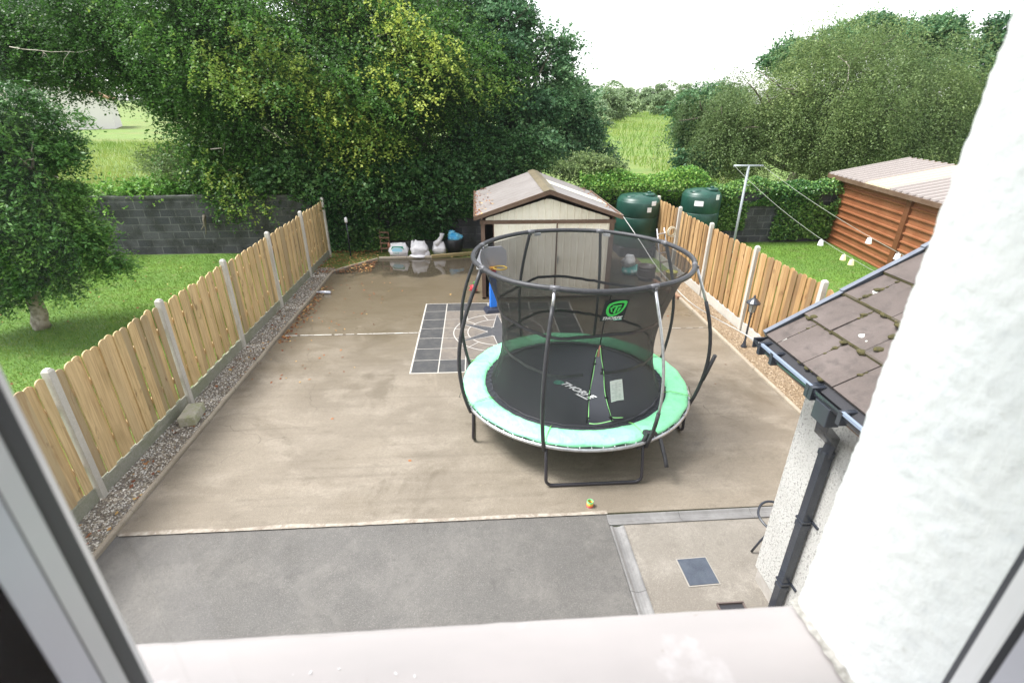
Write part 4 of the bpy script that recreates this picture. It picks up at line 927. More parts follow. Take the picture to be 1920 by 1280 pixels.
tank((6.85, 15.40, 0), .58, 1.95, .30, 'dark green oil tank on the neighbour side of the amber fence', [(-118, 1.60, .26, .15), (-62, 1.78, .15, .15)])

# ==================================================================== CLOTHES POLE, LINES, CUPS
cp = at(1404, 311, 13.2); px_ = empty('clothes_pole', (cp[0], 13.2, 0), 0, 'galvanised T-shaped clothes pole in the lawn beyond the amber fence', 'clothes pole')
g = MB(); g.tube([(0, 0, -.1), (0, 0, cp[2])], .032, 10); g.build('pole', M['pole_grey'], px_)
g = MB(); g.tube([(-.40, 0, cp[2]), (.38, 0, cp[2])], .025, 8); g.build('crossbar', M['pole_grey'], px_)
def cable(name, label, pts, r, m, cat='clothes line'):
    e = empty(name, pts[0], 0, label, cat); g = MB(); o = np.array(pts[0]); g.tube([np.array(p)-o for p in pts], r, 6); g.build('line', m, e); return e
def sagline(a, b, sag, n=24):
    a, b = np.array(a, float), np.array(b, float); return [a+(b-a)*t-np.array([0, 0, sag*4*t*(1-t)]) for t in np.linspace(0, 1, n)]
linem = mat('grey_line', (.30, .32, .27), .5)
L1 = sagline((cp[0]+.38, 13.2, cp[2]), at(1760, 512, 8.2), .12)
cable('clothes_line', 'upper thin washing line running from the T pole across the brown shed', L1, .0045, linem)
L2 = sagline((cp[0]-.38, 13.2, cp[2]), at(1700, 540, 8.5), .22)
cable('clothes_line', 'lower thin washing line sagging from the T pole past the brown shed corner', L2, .0045, linem)
def proj(p):
    q = np.asarray(p)-np.array([0, 0, H]); z = q@f_; return 960+F*(q@CR)/z, 640-F*(q@CU)/z
def cup(loc, label, m, s=1.0):
    e = empty('hanging_cup', loc, 0, label, 'cup light', 'small cup shades hanging on the washing lines'); g = MB(); g.lathe((0, 0, -.13*s), [(.062*s, 0), (.058*s, .01), (.042*s, .10*s), (.036*s, .11*s), (0, .112*s)], 12); g.build('shade', m, e)
    g = MB(); g.tube([(0, 0, -.025), (0, 0, .01)], .007, 5); g.build('hook', M['galv'], e); return e
def near_line(L, px): return min(L, key=lambda p: abs(proj(p)[0]-px))
wc = mat('white_cup', (.8, .82, .8), .4); yc = mat('cream_yellow_cup', (.82, .74, .38), .4)
L1d = sagline((cp[0]+.38, 13.2, cp[2]), at(1760, 512, 8.2), .12, 200); L2d = sagline((cp[0]-.38, 13.2, cp[2]), at(1700, 540, 8.5), .22, 200)
cup(near_line(L2d, 1541), 'white cup shade hanging at the corner of the brown shed', wc)
cup(near_line(L1d, 1631), 'white cup shade on the upper line left of the shed door post', wc)
cup(near_line(L1d, 1685), 'white cup shade on the upper line right of the shed door post', wc)
cup(near_line(L2d, 1584), 'yellow cup shade, left one of the yellow pair over the lawn', yc)
cup(near_line(L2d, 1598), 'yellow cup shade, right one of the yellow pair over the lawn', yc)
# yard washing line from the shed corner to the annex gutter
wp = [(1164, 396, 11.4), (1200, 452, 10.4), (1229, 497, 9.4), (1255, 527, 8.5), (1290, 563, 7.3), (1330, 590, 6.2), (1380, 617, 4.9), (1424, 643, 3.47)]
W1 = [at(*q) for q in wp]; W1[0] = np.array([3.27, 11.32, 2.0])
def smooth(P, k=6):
    P = [np.array(p) for p in P]; out = []
    for i in range(len(P)-1):
        a, b_, c_, d_ = P[max(0, i-1)], P[i], P[i+1], P[min(len(P)-1, i+2)]
        for j in range(k):
            t = j/k; out.append(.5*((2*b_)+(-a+c_)*t+(2*a-5*b_+4*c_-d_)*t*t+(-a+3*b_-3*c_+d_)*t**3))
    return out+[P[-1]]
W1 = smooth(W1)
yl = cable('clothes_line', 'pale washing line strung from the cream shed corner over the trampoline to the annex gutter', W1, .006, mat('pale_line', (.55, .54, .52), .4))
# ==================================================================== BROWN SHED NEXT DOOR
c0 = atz(1538, 446); d1 = atz(1650, 505); dirv = (d1-c0); dirv[2] = 0; dl = np.linalg.norm(dirv); dirv /= dl; perp = np.array([-dirv[1], dirv[0], 0]);
if perp[0] < 0: perp = -perp
bs = empty('metal_shed', c0, 0, 'brown horizontal-ribbed metal shed with pent roof on the neighbour lawn', 'shed')
bm_ = mat('rust_brown_sheet', (.24, .09, .038), .5, noise=[(2, (.29, .12, .055), .4, .65, .9), (8, (.14, .06, .03), .55, .75, .6)])
Lb = 6.0; Wb = 2.1; hb_ = 2.08
def hribbed(o_, d, L, z0, z1, out, pitch=.225):
    g = MB(); pts = []; z = z0
    while z < z1-1e-6:
        for dz, dd in ((0, 0), (.02, .045), (.055, .045), (.07, 0)):
            if z+dz < z1: pts.append((z+dz, dd))
        z += pitch
    pts.append((z1, 0)); o_ = np.array(o_); d = np.array(d); out = np.array(out); vs = []
    for z, dd in pts: vs.append(o_+out*dd+[0, 0, z]); vs.append(o_+d*L+out*dd+[0, 0, z])
    g.add(vs, [(2*i, 2*i+1, 2*i+3, 2*i+2) for i in range(len(pts)-1)]); return g
hribbed((0, 0, 0), dirv, Lb, 0, hb_, -perp).build('wall', bm_, bs)
hribbed((0, 0, 0), perp, Wb, 0, hb_, -dirv).build('wall', bm_, bs)
g = MB(); g.box(-perp*.03+dirv*4.15+[0, 0, hb_/2], (.20, .09, hb_), rz=math.atan2(dirv[1], dirv[0])); g.box(-perp*.015+dirv*.03+[0, 0, hb_/2], (.07, .07, hb_), rz=math.atan2(dirv[1], dirv[0])); g.build('door_post', mat('rust_brown_post', (.15, .058, .025), .5), bs)
# pent roof rising away
g = MB(); nr_ = 112; vs = []; rise = .52
for i in range(nr_+1):
    u = -.15+(Lb+.3)*i/nr_; hgt = 0*i
    for v in (0, 1): vs.append(dirv*u+perp*(-.18+(Wb+.3)*v)+[0, 0, hb_+.06+rise*v+hgt])
g.add(vs, [(2*i, 2*i+2, 2*i+3, 2*i+1) for i in range(nr_)]); rfb = g.build('roof', mat('brown_roof_sheet', (.085, .062, .05), .5, noise=[(2, (.12, .095, .08), .4, .65, .9)]), bs)  # sheet kept dark so the valleys between ribs look shaded
g = MB(); vs = []
for i in range(38, 61):
    u = -.15+(Lb+.3)*i/nr_; hgt = 0*i+.006
    for v in (0, 1): vs.append(dirv*u+perp*(-.18+(Wb+.3)*v)+[0, 0, hb_+.06+rise*v+hgt])
g.add(vs, [(2*i, 2*i+2, 2*i+3, 2*i+1) for i in range(22)]); g.build('skylight_sheet', mat('cream_skylight', (.46, .41, .27), .4), rfb)
g = MB(); k_ = 0
ribm = mat('weathered_rib', (.34, .30, .28), .5); ribc = mat('cream_rib', (.62, .56, .38), .45); g2 = MB()  # ribs lightened over the dark sheet: relief shading put into the colour
for q_ in range(22):
    u = -.10+q_*.29; a_ = dirv*u-perp*.185+np.array([0, 0, hb_+.068]); b_ = dirv*u+perp*(Wb+.11)+np.array([0, 0, hb_+.068+rise]); wv_ = dirv*.06; tv_ = dirv*.035; hv_ = np.array([0, 0, .06])
    (g2 if 2.0 < u < 3.3 else g).add([a_-wv_, a_+wv_, a_+tv_+hv_, a_-tv_+hv_, b_-wv_, b_+wv_, b_+tv_+hv_, b_-tv_+hv_], [(0, 1, 2, 3)[::-1], (3, 2, 6, 7)[::-1], (1, 5, 6, 2)[::-1], (0, 3, 7, 4)[::-1]])
g2.build('cream_ribs', ribc, rfb)
g.build('ribs', ribm, rfb)
g = MB(); ra_ = math.atan2(dirv[1], dirv[0]); g.box(dirv*(Lb/2)-perp*.20+[0, 0, hb_+.02], (Lb+.36, .03, .12), rz=ra_)
for u in (-.17,): g.tube([dirv*u-perp*.2+[0, 0, hb_+.05], dirv*u+perp*(Wb+.12)+[0, 0, hb_+.05+rise]], .045, 4)
g.tube([dirv*(-.17)+perp*(Wb+.12)+[0, 0, hb_+.06+rise], dirv*(Lb+.15)+perp*(Wb+.12)+[0, 0, hb_+.06+rise]], .05, 4)
g.build('roof_trim', M['brown_metal'], rfb)

# ==================================================================== SOLAR GARDEN LAMP
gl = empty('garden_lamp', (5.12, 8.52, .01), 0, 'short black post lantern standing in the brown gravel', 'lamp'); g = MB()
g.lathe((0, 0, 0), [(.06, 0), (.06, .02), (.035, .06), (.03, .10), (.02, .14), (.018, .62), (.026, .64), (.018, .66), (.03, .72)], 14); g.build('post', M['black_pvc'], gl)
g = MB(); g.lathe((0, 0, .72), [(.03, 0), (.055, .02), (.085, .19), (0, .19)], 6, False); g.build('lantern_glass', mat('lantern_glass', (.35, .36, .33), .15, spec=.6), gl)
g = MB()
for k in range(6): a = PI/3*k; g.tube([(.057*math.cos(a), .057*math.sin(a), .74), (.088*math.cos(a), .088*math.sin(a), .915)], .006, 4)
g.build('lantern_frame', M['black_pvc'], gl)
g = MB(); g.lathe((0, 0, .91), [(.13, 0), (.125, .02), (.06, .08), (.035, .10), (.02, .11), (.022, .14), (.0, .17)], 12, False); g.build('lantern_roof', M['black_pvc'], gl)

# ==================================================================== SMALL THINGS ON THE GROUND
sk = empty('spring_toy', (1.24, 4.47, 0), 0, 'small rainbow coil spring toy standing on the concrete', 'toy')
for nm, z0, z1, c in (('coil_red', 0, .02, (.9, .12, .12)), ('coil_orange', .02, .04, (.95, .42, .05)), ('coil_yellow', .04, .06, (.9, .8, .15)), ('coil_green', .06, .08, (.25, .85, .35))):
    g = MB(); t = np.linspace(0, 1, 60); g.tube([(.036*math.cos(q*2*PI*5), .036*math.sin(q*2*PI*5), z0+.002+(z1-z0)*q) for q in t], .0026, 4); g.build('coil', mat(nm, c, .4), sk)
mc = empty('manhole_cover', (2.15, 3.50, 0), R(2), 'dark blue-grey square access cover set in the pale paving', 'manhole cover')
g = MB(); g.bb(-.165, .165, -.17, .17, -.04, -.002)
pm = mat('steel_cover', (.085, .10, .13), .45, .4, noise=[(8, (.12, .14, .17), .4, .65, .8)])
g.build('frame', mat('cover_frame', (.3, .28, .25), .7), mc)
g = MB(); g.bb(-.152, .152, -.157, .157, -.03, .003)
for k in range(-9, 10):
    for j in range(-9, 10):
        if abs(k*.03) < .15 and abs(j*.03) < .155 and (k+j) % 2 == 0: g.box((k*.0165, j*.0168, .0035), (.018, .004, .003), rz=R(45 if k % 2 else -45))
for k in range(-8, 9):
    g.box((k*.018, 0, .0035), (.005, .30, .003))
g.build('plate', pm, mc)
gt = empty('gully_grate', (2.31, 3.02, 0), 0, 'rust-brown edged gully opening in the paving below the window sill', 'drain'); g = MB(); g.bb(-.13, .13, .095, .107, -.01, .02); g.bb(-.13, -.118, -.12, .095, -.01, .012); g.bb(.118, .13, -.12, .095, -.01, .012); g.build('rim', mat('dull_brown_rim', (.13, .10, .09), .8), gt)
g = MB(); g.bb(-.115, .115, -.12, .095, -.009, -.004)
g.build('grate', mat('dark_opening', (.03, .03, .035), .6), gt)
bk = empty('metal_stand', (2.95, 3.75, 0), 0, 'bent black tubular stand leaning half hidden by the annex wall', 'stand')
Q = [(3.25, 3.90, .40), (3.10, 3.98, .42), (2.98, 3.96, .42), (2.90, 3.88, .40), (2.875, 3.80, .38), (2.90, 3.70, .36), (2.955, 3.62, .34)]
g = MB(); g.tube([np.array(p)-[2.95, 3.75, 0] for p in smooth(Q, 3)], .013, 7); g.tube([np.array(p)-[2.95, 3.75, 0] for p in ((2.93, 3.66, .35), (2.86, 3.68, .17), (2.815, 3.70, .008))], .012, 7); g.tube([np.array(p)-[2.95, 3.75, 0] for p in ((2.93, 3.66, .35), (3.02, 3.62, .2), (3.1, 3.6, .008))], .012, 7); g.box((.0, -.10, .345), (.06, .05, .05), rz=.4)
g.build('tubing', M['black_pvc'], bk)

# ==================================================================== HOUSE: wall, sill, window (camera looks out of it)
hs_ = empty('house', (0, .47, 0), 0, 'white rough-cast house wall with the upstairs window the view looks out of', 'house')
rough = mat('white_roughcast', (.83, .85, .85), .8, noise=[(4, (.74, .775, .79), .45, .7, .8), (45, (.66, .70, .73), .56, .72, .5), (25, (.58, .58, .53), .68, .78, .6)], bump=[(140, .7, .002), (420, .6, .0012)])
XR = .445; YO = .47; YF = .2745
# reveal: displaced rough-cast skin that turns the corner onto the outer face
def reveal(name, sgn, XR, z0, z1, yin, step=.005, ext=.35):
    us = np.arange(0, (YO-yin)+ext, step); zs_ = np.arange(z0, z1, step*1.15); V = []; W2 = len(us)
    for z in zs_:
        for u in us:
            L_ = YO-yin; rc = .012
            if u < L_-rc: x, y, nx, ny = 0, yin+u, -1, 0
            elif u < L_+rc: t = (u-(L_-rc))/(2*rc)*PI/2; x, y = rc-rc*math.cos(t), YO-rc+rc*math.sin(t); nx, ny = -math.cos(t), math.sin(t)
            else: x, y, nx, ny = u-L_, YO, 0, 1
            p = Vector((u*1.0, z, sgn)); d = .0013*mnoise.noise(p*42)+.0017*mnoise.noise(p*95)+.0016*mnoise.noise(p*9)+.0016*abs(mnoise.noise(p*170))
            V.append((sgn*(XR+x+nx*d), y+ny*d-.47, z))
    Fc = [(j*W2+i, j*W2+i+1, (j+1)*W2+i+1, (j+1)*W2+i) for j in range(len(zs_)-1) for i in range(W2-1)]
    if sgn > 0: Fc = [q[::-1] for q in Fc]
    g = MB(); g.add(V, Fc, True); return g.build(name, rough, hs_)
reveal('reveal', 1, XR, 3.60, 5.05, YF-.01, .0045)
ZT_ = 5.05; ZS = 3.65; XL = -1.25
g = MB()
g.bb(XR+.012, 2.60, YO-.33, YO-.49+.47, 0, 6)  if False else None
g.add([], [])
# outer wall pieces (kept behind the displaced skin)
for (a, b_, c_, d_) in ((XR+.014, 6.0, -.05, 6.2), (-6.0, XL, -.05, 6.2), (XL, XR+.014, -.05, ZS-.06), (XL, XR+.014, ZT_, 6.2)):
    g.bb(a, b_, -.30, -.012, c_, d_)
hw = g.build('wall', rough, hs_)
g = MB(); # inner room shell
g.bb(XR+.02, XR+.03+1.5, -.31, -.305, 2.7, 5.2); g.bb(XL-1.5, XL-.0, -.31, -.305, 2.7, 5.2); g.bb(XL, XR, -.31, -.305, 2.7, 3.55)
g.bb(-3, 2.2, -4.0, -3.97, 2.7, 5.2); g.bb(-3.03, -3, -4, -.31, 2.7, 5.2); g.bb(2.2, 2.23, -4, -.31, 2.7, 5.2); g.bb(-3, 2.2, -4, -.31, 5.2, 5.23)
g.build('room', mat('room_plaster', (.72, .7, .68), .8), hs_)
g = MB(); g.bb(-3, 2.2, -4, -.31, 2.66, 2.70); g.build('floor', mat('room_floor', (.25, .2, .16), .6), hs_)
# sill
sm = mat('painted_sill', (.50, .462, .45), .5, noise=[(2.2, (.44, .41, .40), .4, .65, .9, (1, 3, 1)), (9, (.68, .65, .65), .6, .72, .7), (60, (.38, .33, .29), .68, .76, .7), (3.5, (.47, .435, .425), .58, .72, .6, (2.5, .5, 1))], bump=[(30, .12, .003)])
g = MB(); ns = 60; vs = []
for i in range(ns+1):
    x = XL-.03+(XR+.035-XL+.03-.03)*i/ns; e_ = .0012*mnoise.noise(Vector((x*30, 0, 0)))
    for (y, z) in ((-.24, .018), (-.20, .010), (-.01, -.002), (-.003+e_, -.006), (e_, -.012), (e_, -.06), (-.24, -.06)): vs.append((x, y, ZS+z+.0006*mnoise.noise(Vector((x*12, y*12, 0)))))
g.add(vs, [(i*7+k, (i+1)*7+k, (i+1)*7+k+1, i*7+k+1)[::-1] for i in range(ns) for k in range(6)]); sill = g.build('window_sill', sm, hs_)
g = MB()
for k in range(14):
    cx, cyy = random.choice([(-.23, -.075), (-.12, -.06), (-.09, -.09), (-.17, -.1)]); x, y = cx+rng.normal()*.018, cyy+rng.normal()*.012
    a = rng.uniform(0, PI); l = rng.uniform(.001, .0045); zz2 = ZS-.001+.0125*(-.01-y)/.19+.0006; g.box((x, y, zz2), (l, l*.4, .0005), rz=a)
g.build('bird_marks', mat('white_flecks', (.9, .9, .92), .6), sill)
# crumbling mortar where sill meets reveal
g = MB(); vs = []
for i in range(90):
    y = -.205+.205*i/89
    for k in range(6):
        t = k/5; w = .010+.006*mnoise.noise(Vector((y*40, 0, 3))); nzv = .004*mnoise.noise(Vector((y*90, t*4, 1)))
        vs.append((XR+.004-w*1.3*(1-t)+nzv*.5, y, ZS-.0+.0125*(-.01-y)/.19+.0015+(w*.9*t**1.6)+abs(nzv)*.4))
g.add(vs, [(i*6+k, (i+1)*6+k, (i+1)*6+k+1, i*6+k+1)[::-1] for i in range(89) for k in range(5)], True); g.build('mortar_fillet', mat('crumbly_mortar', (.52, .50, .46), .9, noise=[(60, (.3, .29, .26), .45, .6, .9)], bump=[(120, .8, .004)]), hs_)
# window frames: vertical extruded profiles
win = empty('window', (0, 0, 0)); win.parent = hs_; 
def extr(name, prof, m, z0=ZS-.02, z1=ZT_+.02):
    g = MB(); g.prism([(x, y-.47) for x, y in prof], (0, 0, z0), (1, 0, 0), (0, 1, 0), (0, 0, z1-z0)); return g.build(name, m, win)
k_ = .915
PL = [(-.3015*k_, .30*k_), (-.2913*k_, .285*k_), (-.2765*k_, .257*k_), (-.2677*k_, .235*k_), (-.2660*k_, .232*k_), (-.252*k_, .20*k_)]
def band(name, i, m, side=-1, thick=.05):
    a, b_ = (PL[i], PL[i+1]) if side < 0 else (PR[i], PR[i+1]); s = thick*side
    extr(name, [a, b_, (b_[0]+s, b_[1]), (a[0]+s, a[1])], m)
band('frame_rim', 0, M['upvc_white']); band('seal', 1, M['rubber']); band('sash', 2, M['upvc_white']); band('sash_gap', 3, M['rubber']); band('inner_frame', 4, M['upvc_lilac'])
PR = [(.443, .2745), (.4395, .267), (.430, .2445), (.4285, .237), (.42, .20)]
band('seal', 0, M['rubber'], 1); band('sash', 1, M['upvc_white'], 1); band('sash_gap', 2, M['rubber'], 1); band('inner_frame', 3, M['upvc_lilac'], 1)
g = MB(); g.bb(XL, XR, -.235, -.20, ZS+.0, ZS+.03) if False else None
g.bb(XL, XR, -.262, -.222, ZT_-.05, ZT_+.02); g.build('head_frame', M['upvc_white'], win)
g = MB(); g.bb(XL, -.32, -.262, -.20, ZS-.01, ZS+.045); g.bb(XL, XL+.05, -.262, -.2, ZS, ZT_); g.build('frame', M['upvc_white'], win)
glass = bpy.data.materials.new('window_glass'); glass.use_nodes = True; nt = glass.node_tree
t1 = nt.nodes.new('ShaderNodeBsdfTransparent'); g1 = nt.nodes.new('ShaderNodeBsdfGlossy'); g1.inputs['Roughness'].default_value = .02; ms = nt.nodes.new('ShaderNodeMixShader'); fz = nt.nodes.new('ShaderNodeFresnel'); fz.inputs[0].default_value = 1.33
nt.links.new(fz.outputs[0], ms.inputs[0]); nt.links.new(t1.outputs[0], ms.inputs[1]); nt.links.new(g1.outputs[0], ms.inputs[2]); tl = nt.nodes.new('ShaderNodeBsdfTranslucent'); tl.inputs[0].default_value = (.9, .92, .95, 1); m2 = nt.nodes.new('ShaderNodeMixShader')
dn = nt.nodes.new('ShaderNodeTexNoise'); dn.inputs['Scale'].default_value = 5; dn.inputs['Detail'].default_value = 4; tcg = nt.nodes.new('ShaderNodeTexCoord'); nt.links.new(tcg.outputs['Object'], dn.inputs['Vector'])
dm = nt.nodes.new('ShaderNodeMapRange'); dm.inputs[1].default_value = .35; dm.inputs[2].default_value = .7; dm.inputs[3].default_value = .004; dm.inputs[4].default_value = .014; nt.links.new(dn.outputs[0], dm.inputs[0])
nt.links.new(dm.outputs[0], m2.inputs[0]); nt.links.new(ms.outputs[0], m2.inputs[1]); nt.links.new(tl.outputs[0], m2.inputs[2]); nt.links.new(m2.outputs[0], nt.nodes['Material Output'].inputs[0])  # faint translucent mix added to lay a haze veil over the view
g = MB(); g.add([(-.268, -.228, ZS+.005), (.436, -.228, ZS+.005), (.436, -.228, ZT_-.04), (-.268, -.228, ZT_-.04)], [(0, 1, 2, 3)]); g.build('pane', glass, win)
g = MB(); g.add([(XL+.05, -.228, ZS+.04), (-.32, -.228, ZS+.04), (-.32, -.228, ZT_-.04), (XL+.05, -.228, ZT_-.04)], [(0, 1, 2, 3)]); g.build('pane', glass, win)

# ==================================================================== ANNEX with tiled roof
ax_ = empty('annex', (2.67, 3.4, 0), 0, 'white pebble-dashed annex with lichen-spotted tiled roof and black gutter', 'building')
dash = mat('pebble_dash', (.60, .59, .56), .9, noise=[(42, (.24, .23, .21), .53, .61, .9), (110, (.72, .72, .70), .5, .62, .8), (3, (.52, .51, .48), .45, .7, .7)], bump=[(70, 1, .02), (150, .7, .008)])
g = MB(); g.bb(0, 3.2, -2.9, 0, .16, 2.62); g.build('wall', dash, ax_)
g = MB(); g.bb(.02, 3.18, -2.9, -.02, -.02, .16); g.build('plinth', mat('grey_plinth', (.42, .39, .36), .85, noise=[(6, (.3, .28, .25), .45, .7, .8)]), ax_)
E0 = np.array([2.31, 3.55, 2.60])-np.array([2.67, 3.4, 0]); slope = R(32.0); us_ = np.array([math.cos(slope), 0, math.sin(slope)]); un = np.array([-math.sin(slope), 0, math.cos(slope)])
tilem = mat('concrete_roof_tile', (.098, .078, .070), .8, noise=[(2.5, (.13, .105, .096), .4, .62, .9), (12, (.065, .053, .048), .5, .7, .8), (90, (.17, .145, .13), .58, .68, .5)], bump=[(80, .5, .004)])
g = MB(); ex, tw = .322, .335; ux = np.array([us_[0], 0, us_[2]])
for c_i in range(11):
    off = 0 if c_i % 2 else tw*.5
    y = 0.0; first = True
    while y > -3.2:
        w = (tw-off if (first and off) else tw); first = False
        o_ = E0+us_*(ex*c_i)+np.array([0, y, 0])+un*(.026+rng.normal()*.0015); a = o_; L_ = ex+.05
        tl = rng.normal()*.002
        p = [a+np.array([0, -.003, 0]), a+np.array([0, -w+.003, 0])]
        q = [a+us_*L_+un*(-.028)+np.array([0, -.003, 0]), a+us_*L_+un*(-.028)+np.array([0, -w+.003, 0])]
        vs = [p[0], p[1], q[1], q[0]]; lo = [v-un*.026 for v in vs]
        g.add([v+un*(tl if i < 2 else 0) for i, v in enumerate(vs)]+lo, [(0, 1, 2, 3)[::-1], (4, 5, 6, 7), (0, 4, 5, 1)[::-1], (1, 5, 6, 2)[::-1], (3, 7, 4, 0)[::-1]])
        y -= w
roofa = g.build('roof', tilem, ax_, .003)
g = MB(); g.prism([(-.06, -.01), (3.6, -.01), (3.6, -.06), (-.06, -.06)], E0+np.array([0, -3.2, 0]), us_, un, (0, 3.19, 0)); g.build('roof_underlay', mat('dark_underlay', (.03, .03, .035), .8), roofa)
# moss with painted step shade, and lichen
g = MB()
for c_i in range(11):
    base_ = E0+us_*(ex*c_i+.004)
    if c_i:  # mossy edge strip, its dark colour also painting each course's step shadow
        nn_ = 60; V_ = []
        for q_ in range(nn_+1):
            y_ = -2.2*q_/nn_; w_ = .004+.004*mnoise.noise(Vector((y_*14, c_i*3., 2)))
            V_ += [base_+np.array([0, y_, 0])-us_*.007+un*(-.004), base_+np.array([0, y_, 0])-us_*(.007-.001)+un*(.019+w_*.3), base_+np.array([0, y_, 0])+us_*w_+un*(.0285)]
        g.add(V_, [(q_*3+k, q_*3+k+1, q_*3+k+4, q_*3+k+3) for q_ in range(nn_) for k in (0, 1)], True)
    for _ in range(42):
        y = rng.uniform(-2.2, 0); s = abs(rng.normal())*.007+.003
        if mnoise.noise(Vector((y*2.3, c_i*3., 0)))+rng.normal()*.15 > 0: g.blob(base_+np.array([0, y, 0])+us_*rng.normal()*.006+un*(.012), (s*1.6, s*2.2, s), 7, 5, .4, 3, _)
    off = 0 if c_i % 2 else tw*.5
    for j in range(8):
        y = -(tw-off if off else tw)-j*tw+(0 if off else 0)
        for _ in range(16):
            t = rng.random(); s = abs(rng.normal())*.006+.003
            if mnoise.noise(Vector((t*2.+j*5, c_i*7., 4)))>.0: g.blob(base_+us_*(ex*t)+np.array([0, y+rng.normal()*.004, 0])+un*(.022-.022*t), (s*2.4, s*1.3, s*.9), 7, 5, .4, 3, _)
for (c_i, t, y, s) in ((1, .1, -.10, .03), (0, .62, -1.14, .02), (2, .5, -.16, .02), (1, .25, -.72, .028), (2, .2, -.98, .025), (0, .15, -1.5, .032), (3, .3, -.5, .02), (2, -.02, -.62, .035), (3, -.02, -.35, .03), (0, .95, -.5, .02)):
    g.blob(E0+us_*ex*(c_i+t)+np.array([0, y, 0])+un*.02, (s*1.5, s*1.1, s*.55), 12, 7, .4, 3, c_i)
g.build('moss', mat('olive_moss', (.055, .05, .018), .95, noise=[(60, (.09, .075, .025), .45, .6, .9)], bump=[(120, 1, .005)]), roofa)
g = MB()
def spot(u, y, r, nn=11):
    # tile surface height at distance u up the slope
    c_i = int(u//ex); f2 = (u-c_i*ex); z = .0225-.078*0-.028*(f2/(ex+.05)); c = E0+us_*u+np.array([0, y, 0])+un*(z+.0012)
    pts = [(r*(1+.22*math.sin(k*2.1+u*50)+.1*rng.normal())*math.cos(2*PI*k/nn), r*(1+.1*rng.normal())*math.sin(2*PI*k/nn)) for k in range(nn)]
    g.prism(pts, c, us_, (0, 1, 0), un*.0012)
for u, y, r in ((.06, -.16, .022), (.12, -.12, .006), (.20, -.10, .012), (.21, -.36, .012), (.47, -.10, .018), (.42, -.52, .021), (.60, -.62, .009), (.22, -.98, .014), (.13, -.93, .009), (.78, -.16, .020), (.92, -.42, .006), (1.08, -.10, .018), (.3, -1.42, .008), (.05, -.62, .006), (.55, -.12, .008)): spot(u, y, r)
for _ in range(28): spot(rng.uniform(0, 1.6), rng.uniform(-1.9, -.03), abs(rng.normal())*.004+.0015, 7)
g.build('lichen', mat('white_lichen', (.66, .68, .62), .9), roofa)
# verge trim: stepped grey-blue cloaking strip along the gable edge
vt = mat('verge_trim', (.13, .145, .18), .4, noise=[(6, (.18, .20, .235), .4, .65, .8)])
g = MB()
for c_i in range(5):
    a = E0+us_*(ex*2*c_i*1.0)+np.array([0, .012, 0])+un*(.024+.004); L_ = ex*2+.02
    g.prism([(0, -.05), (L_, -.062), (L_, .006), (0, .018)], a, us_, un, (0, .022, 0)); g.prism([(0, .014), (L_, .002), (L_, .008), (0, .020)], a+np.array([0, -.02, 0]), us_, un, (0, .042, 0))
g.build('verge_trim', vt, roofa)
# gutter, fascia, hopper, downpipe
gx = E0[0]; gz = 2.60
g = MB()
def gutter_run(y0, y1, w=.115):
    pr = [(-w, .0), (-w, -.012), (-w*.92, -.05), (-w*.7, -.078), (-w*.35, -.085), (-.012, -.07), (0, -.03), (0, 0)]
    inn = [(-w*.90, -.005), (-w*.84, -.045), (-w*.64, -.070), (-w*.35, -.076), (-.02, -.062), (-.010, -.03), (-.01, 0)]
    vs = [(gx+.02+x, y0, gz-.02+z) for x, z in pr]+[(gx+.02+x, y1, gz-.02+z) for x, z in pr]; n_ = len(pr); g.add(vs, [(i, i+1, n_+i+1, n_+i)[::-1] for i in range(n_-1)], True)
    vs = [(gx+.02+x, y0, gz-.02+z) for x, z in inn]+[(gx+.02+x, y1, gz-.02+z) for x, z in inn]; n_ = len(inn); g.add(vs, [(i, i+1, n_+i+1, n_+i) for i in range(n_-1)], True)
gutter_run(.16, -3.0)
g.box((gx-.035, .165, gz-.055), (.12, .012, .085)); gut = g.build('gutter', M['black_pvc'], ax_)
g = MB(); g.bb(gx+.02-.122, gx+.02-.100, -3.0, -.92, gz-.03, gz-.012); g.bb(gx+.02-.122, gx+.02-.100, -.60, .05, gz-.03, gz-.012); g.build('gutter_lip', mat('blue_grey_lip', (.22, .27, .36), .25, spec=.6), gut)
g = MB()
for y in (.06, -.12, -.58, -.62, -.92): g.box((gx-.038, y, gz-.06), (.135, .035, .095))
g.build('gutter_joint', M['black_pvc'], gut)
g = MB(); g.bb(gx+.022, gx+.045, -3.0, .12, gz-.17, gz-.01); g.build('fascia', M['timber_brown'], ax_)
g = MB(); g.bb(gx+.045, .02, -3.0, .12, gz-.165, gz-.150); g.build('soffit', M['timber_brown'], ax_)
g = MB(); g.box((gx-.04, -.74, gz-.14), (.10, .15, .14)); hop = g.build('outlet', M['black_pvc'], gut, .006)
dp = np.array([-.055, -.455, 0])
g = MB(); p_a = np.array([gx-.04, -.74, gz-.17]); p_b = np.array([gx-.0, -.70, gz-.30]); p_c = np.array([dp[0], dp[1]-.02, 2.02]); p_d = np.array([dp[0], dp[1], 1.88]); g.tube([p_a, p_b, p_c, p_d], .054, 4); g.build('swan_neck', M['black_pvc'], ax_, .004)
g = MB()
for z0, z1 in ((1.2, 1.92), (.47, 1.195), (.02, .465)): g.box((dp[0], dp[1], (z0+z1)/2), (.075, .075, z1-z0), rz=0); g.box((dp[0], dp[1], z1-.03), (.085, .085, .05))
g.build('downpipe', M['black_pvc'], ax_, .004)
g = MB(); 
for z in (1.22, .50): g.box((dp[0], dp[1], z), (.092, .092, .018)); g.box((dp[0]+.05, dp[1]-.07, z), (.02, .08, .02)); 
g.build('pipe_clip', M['black_pvc'], ax_)

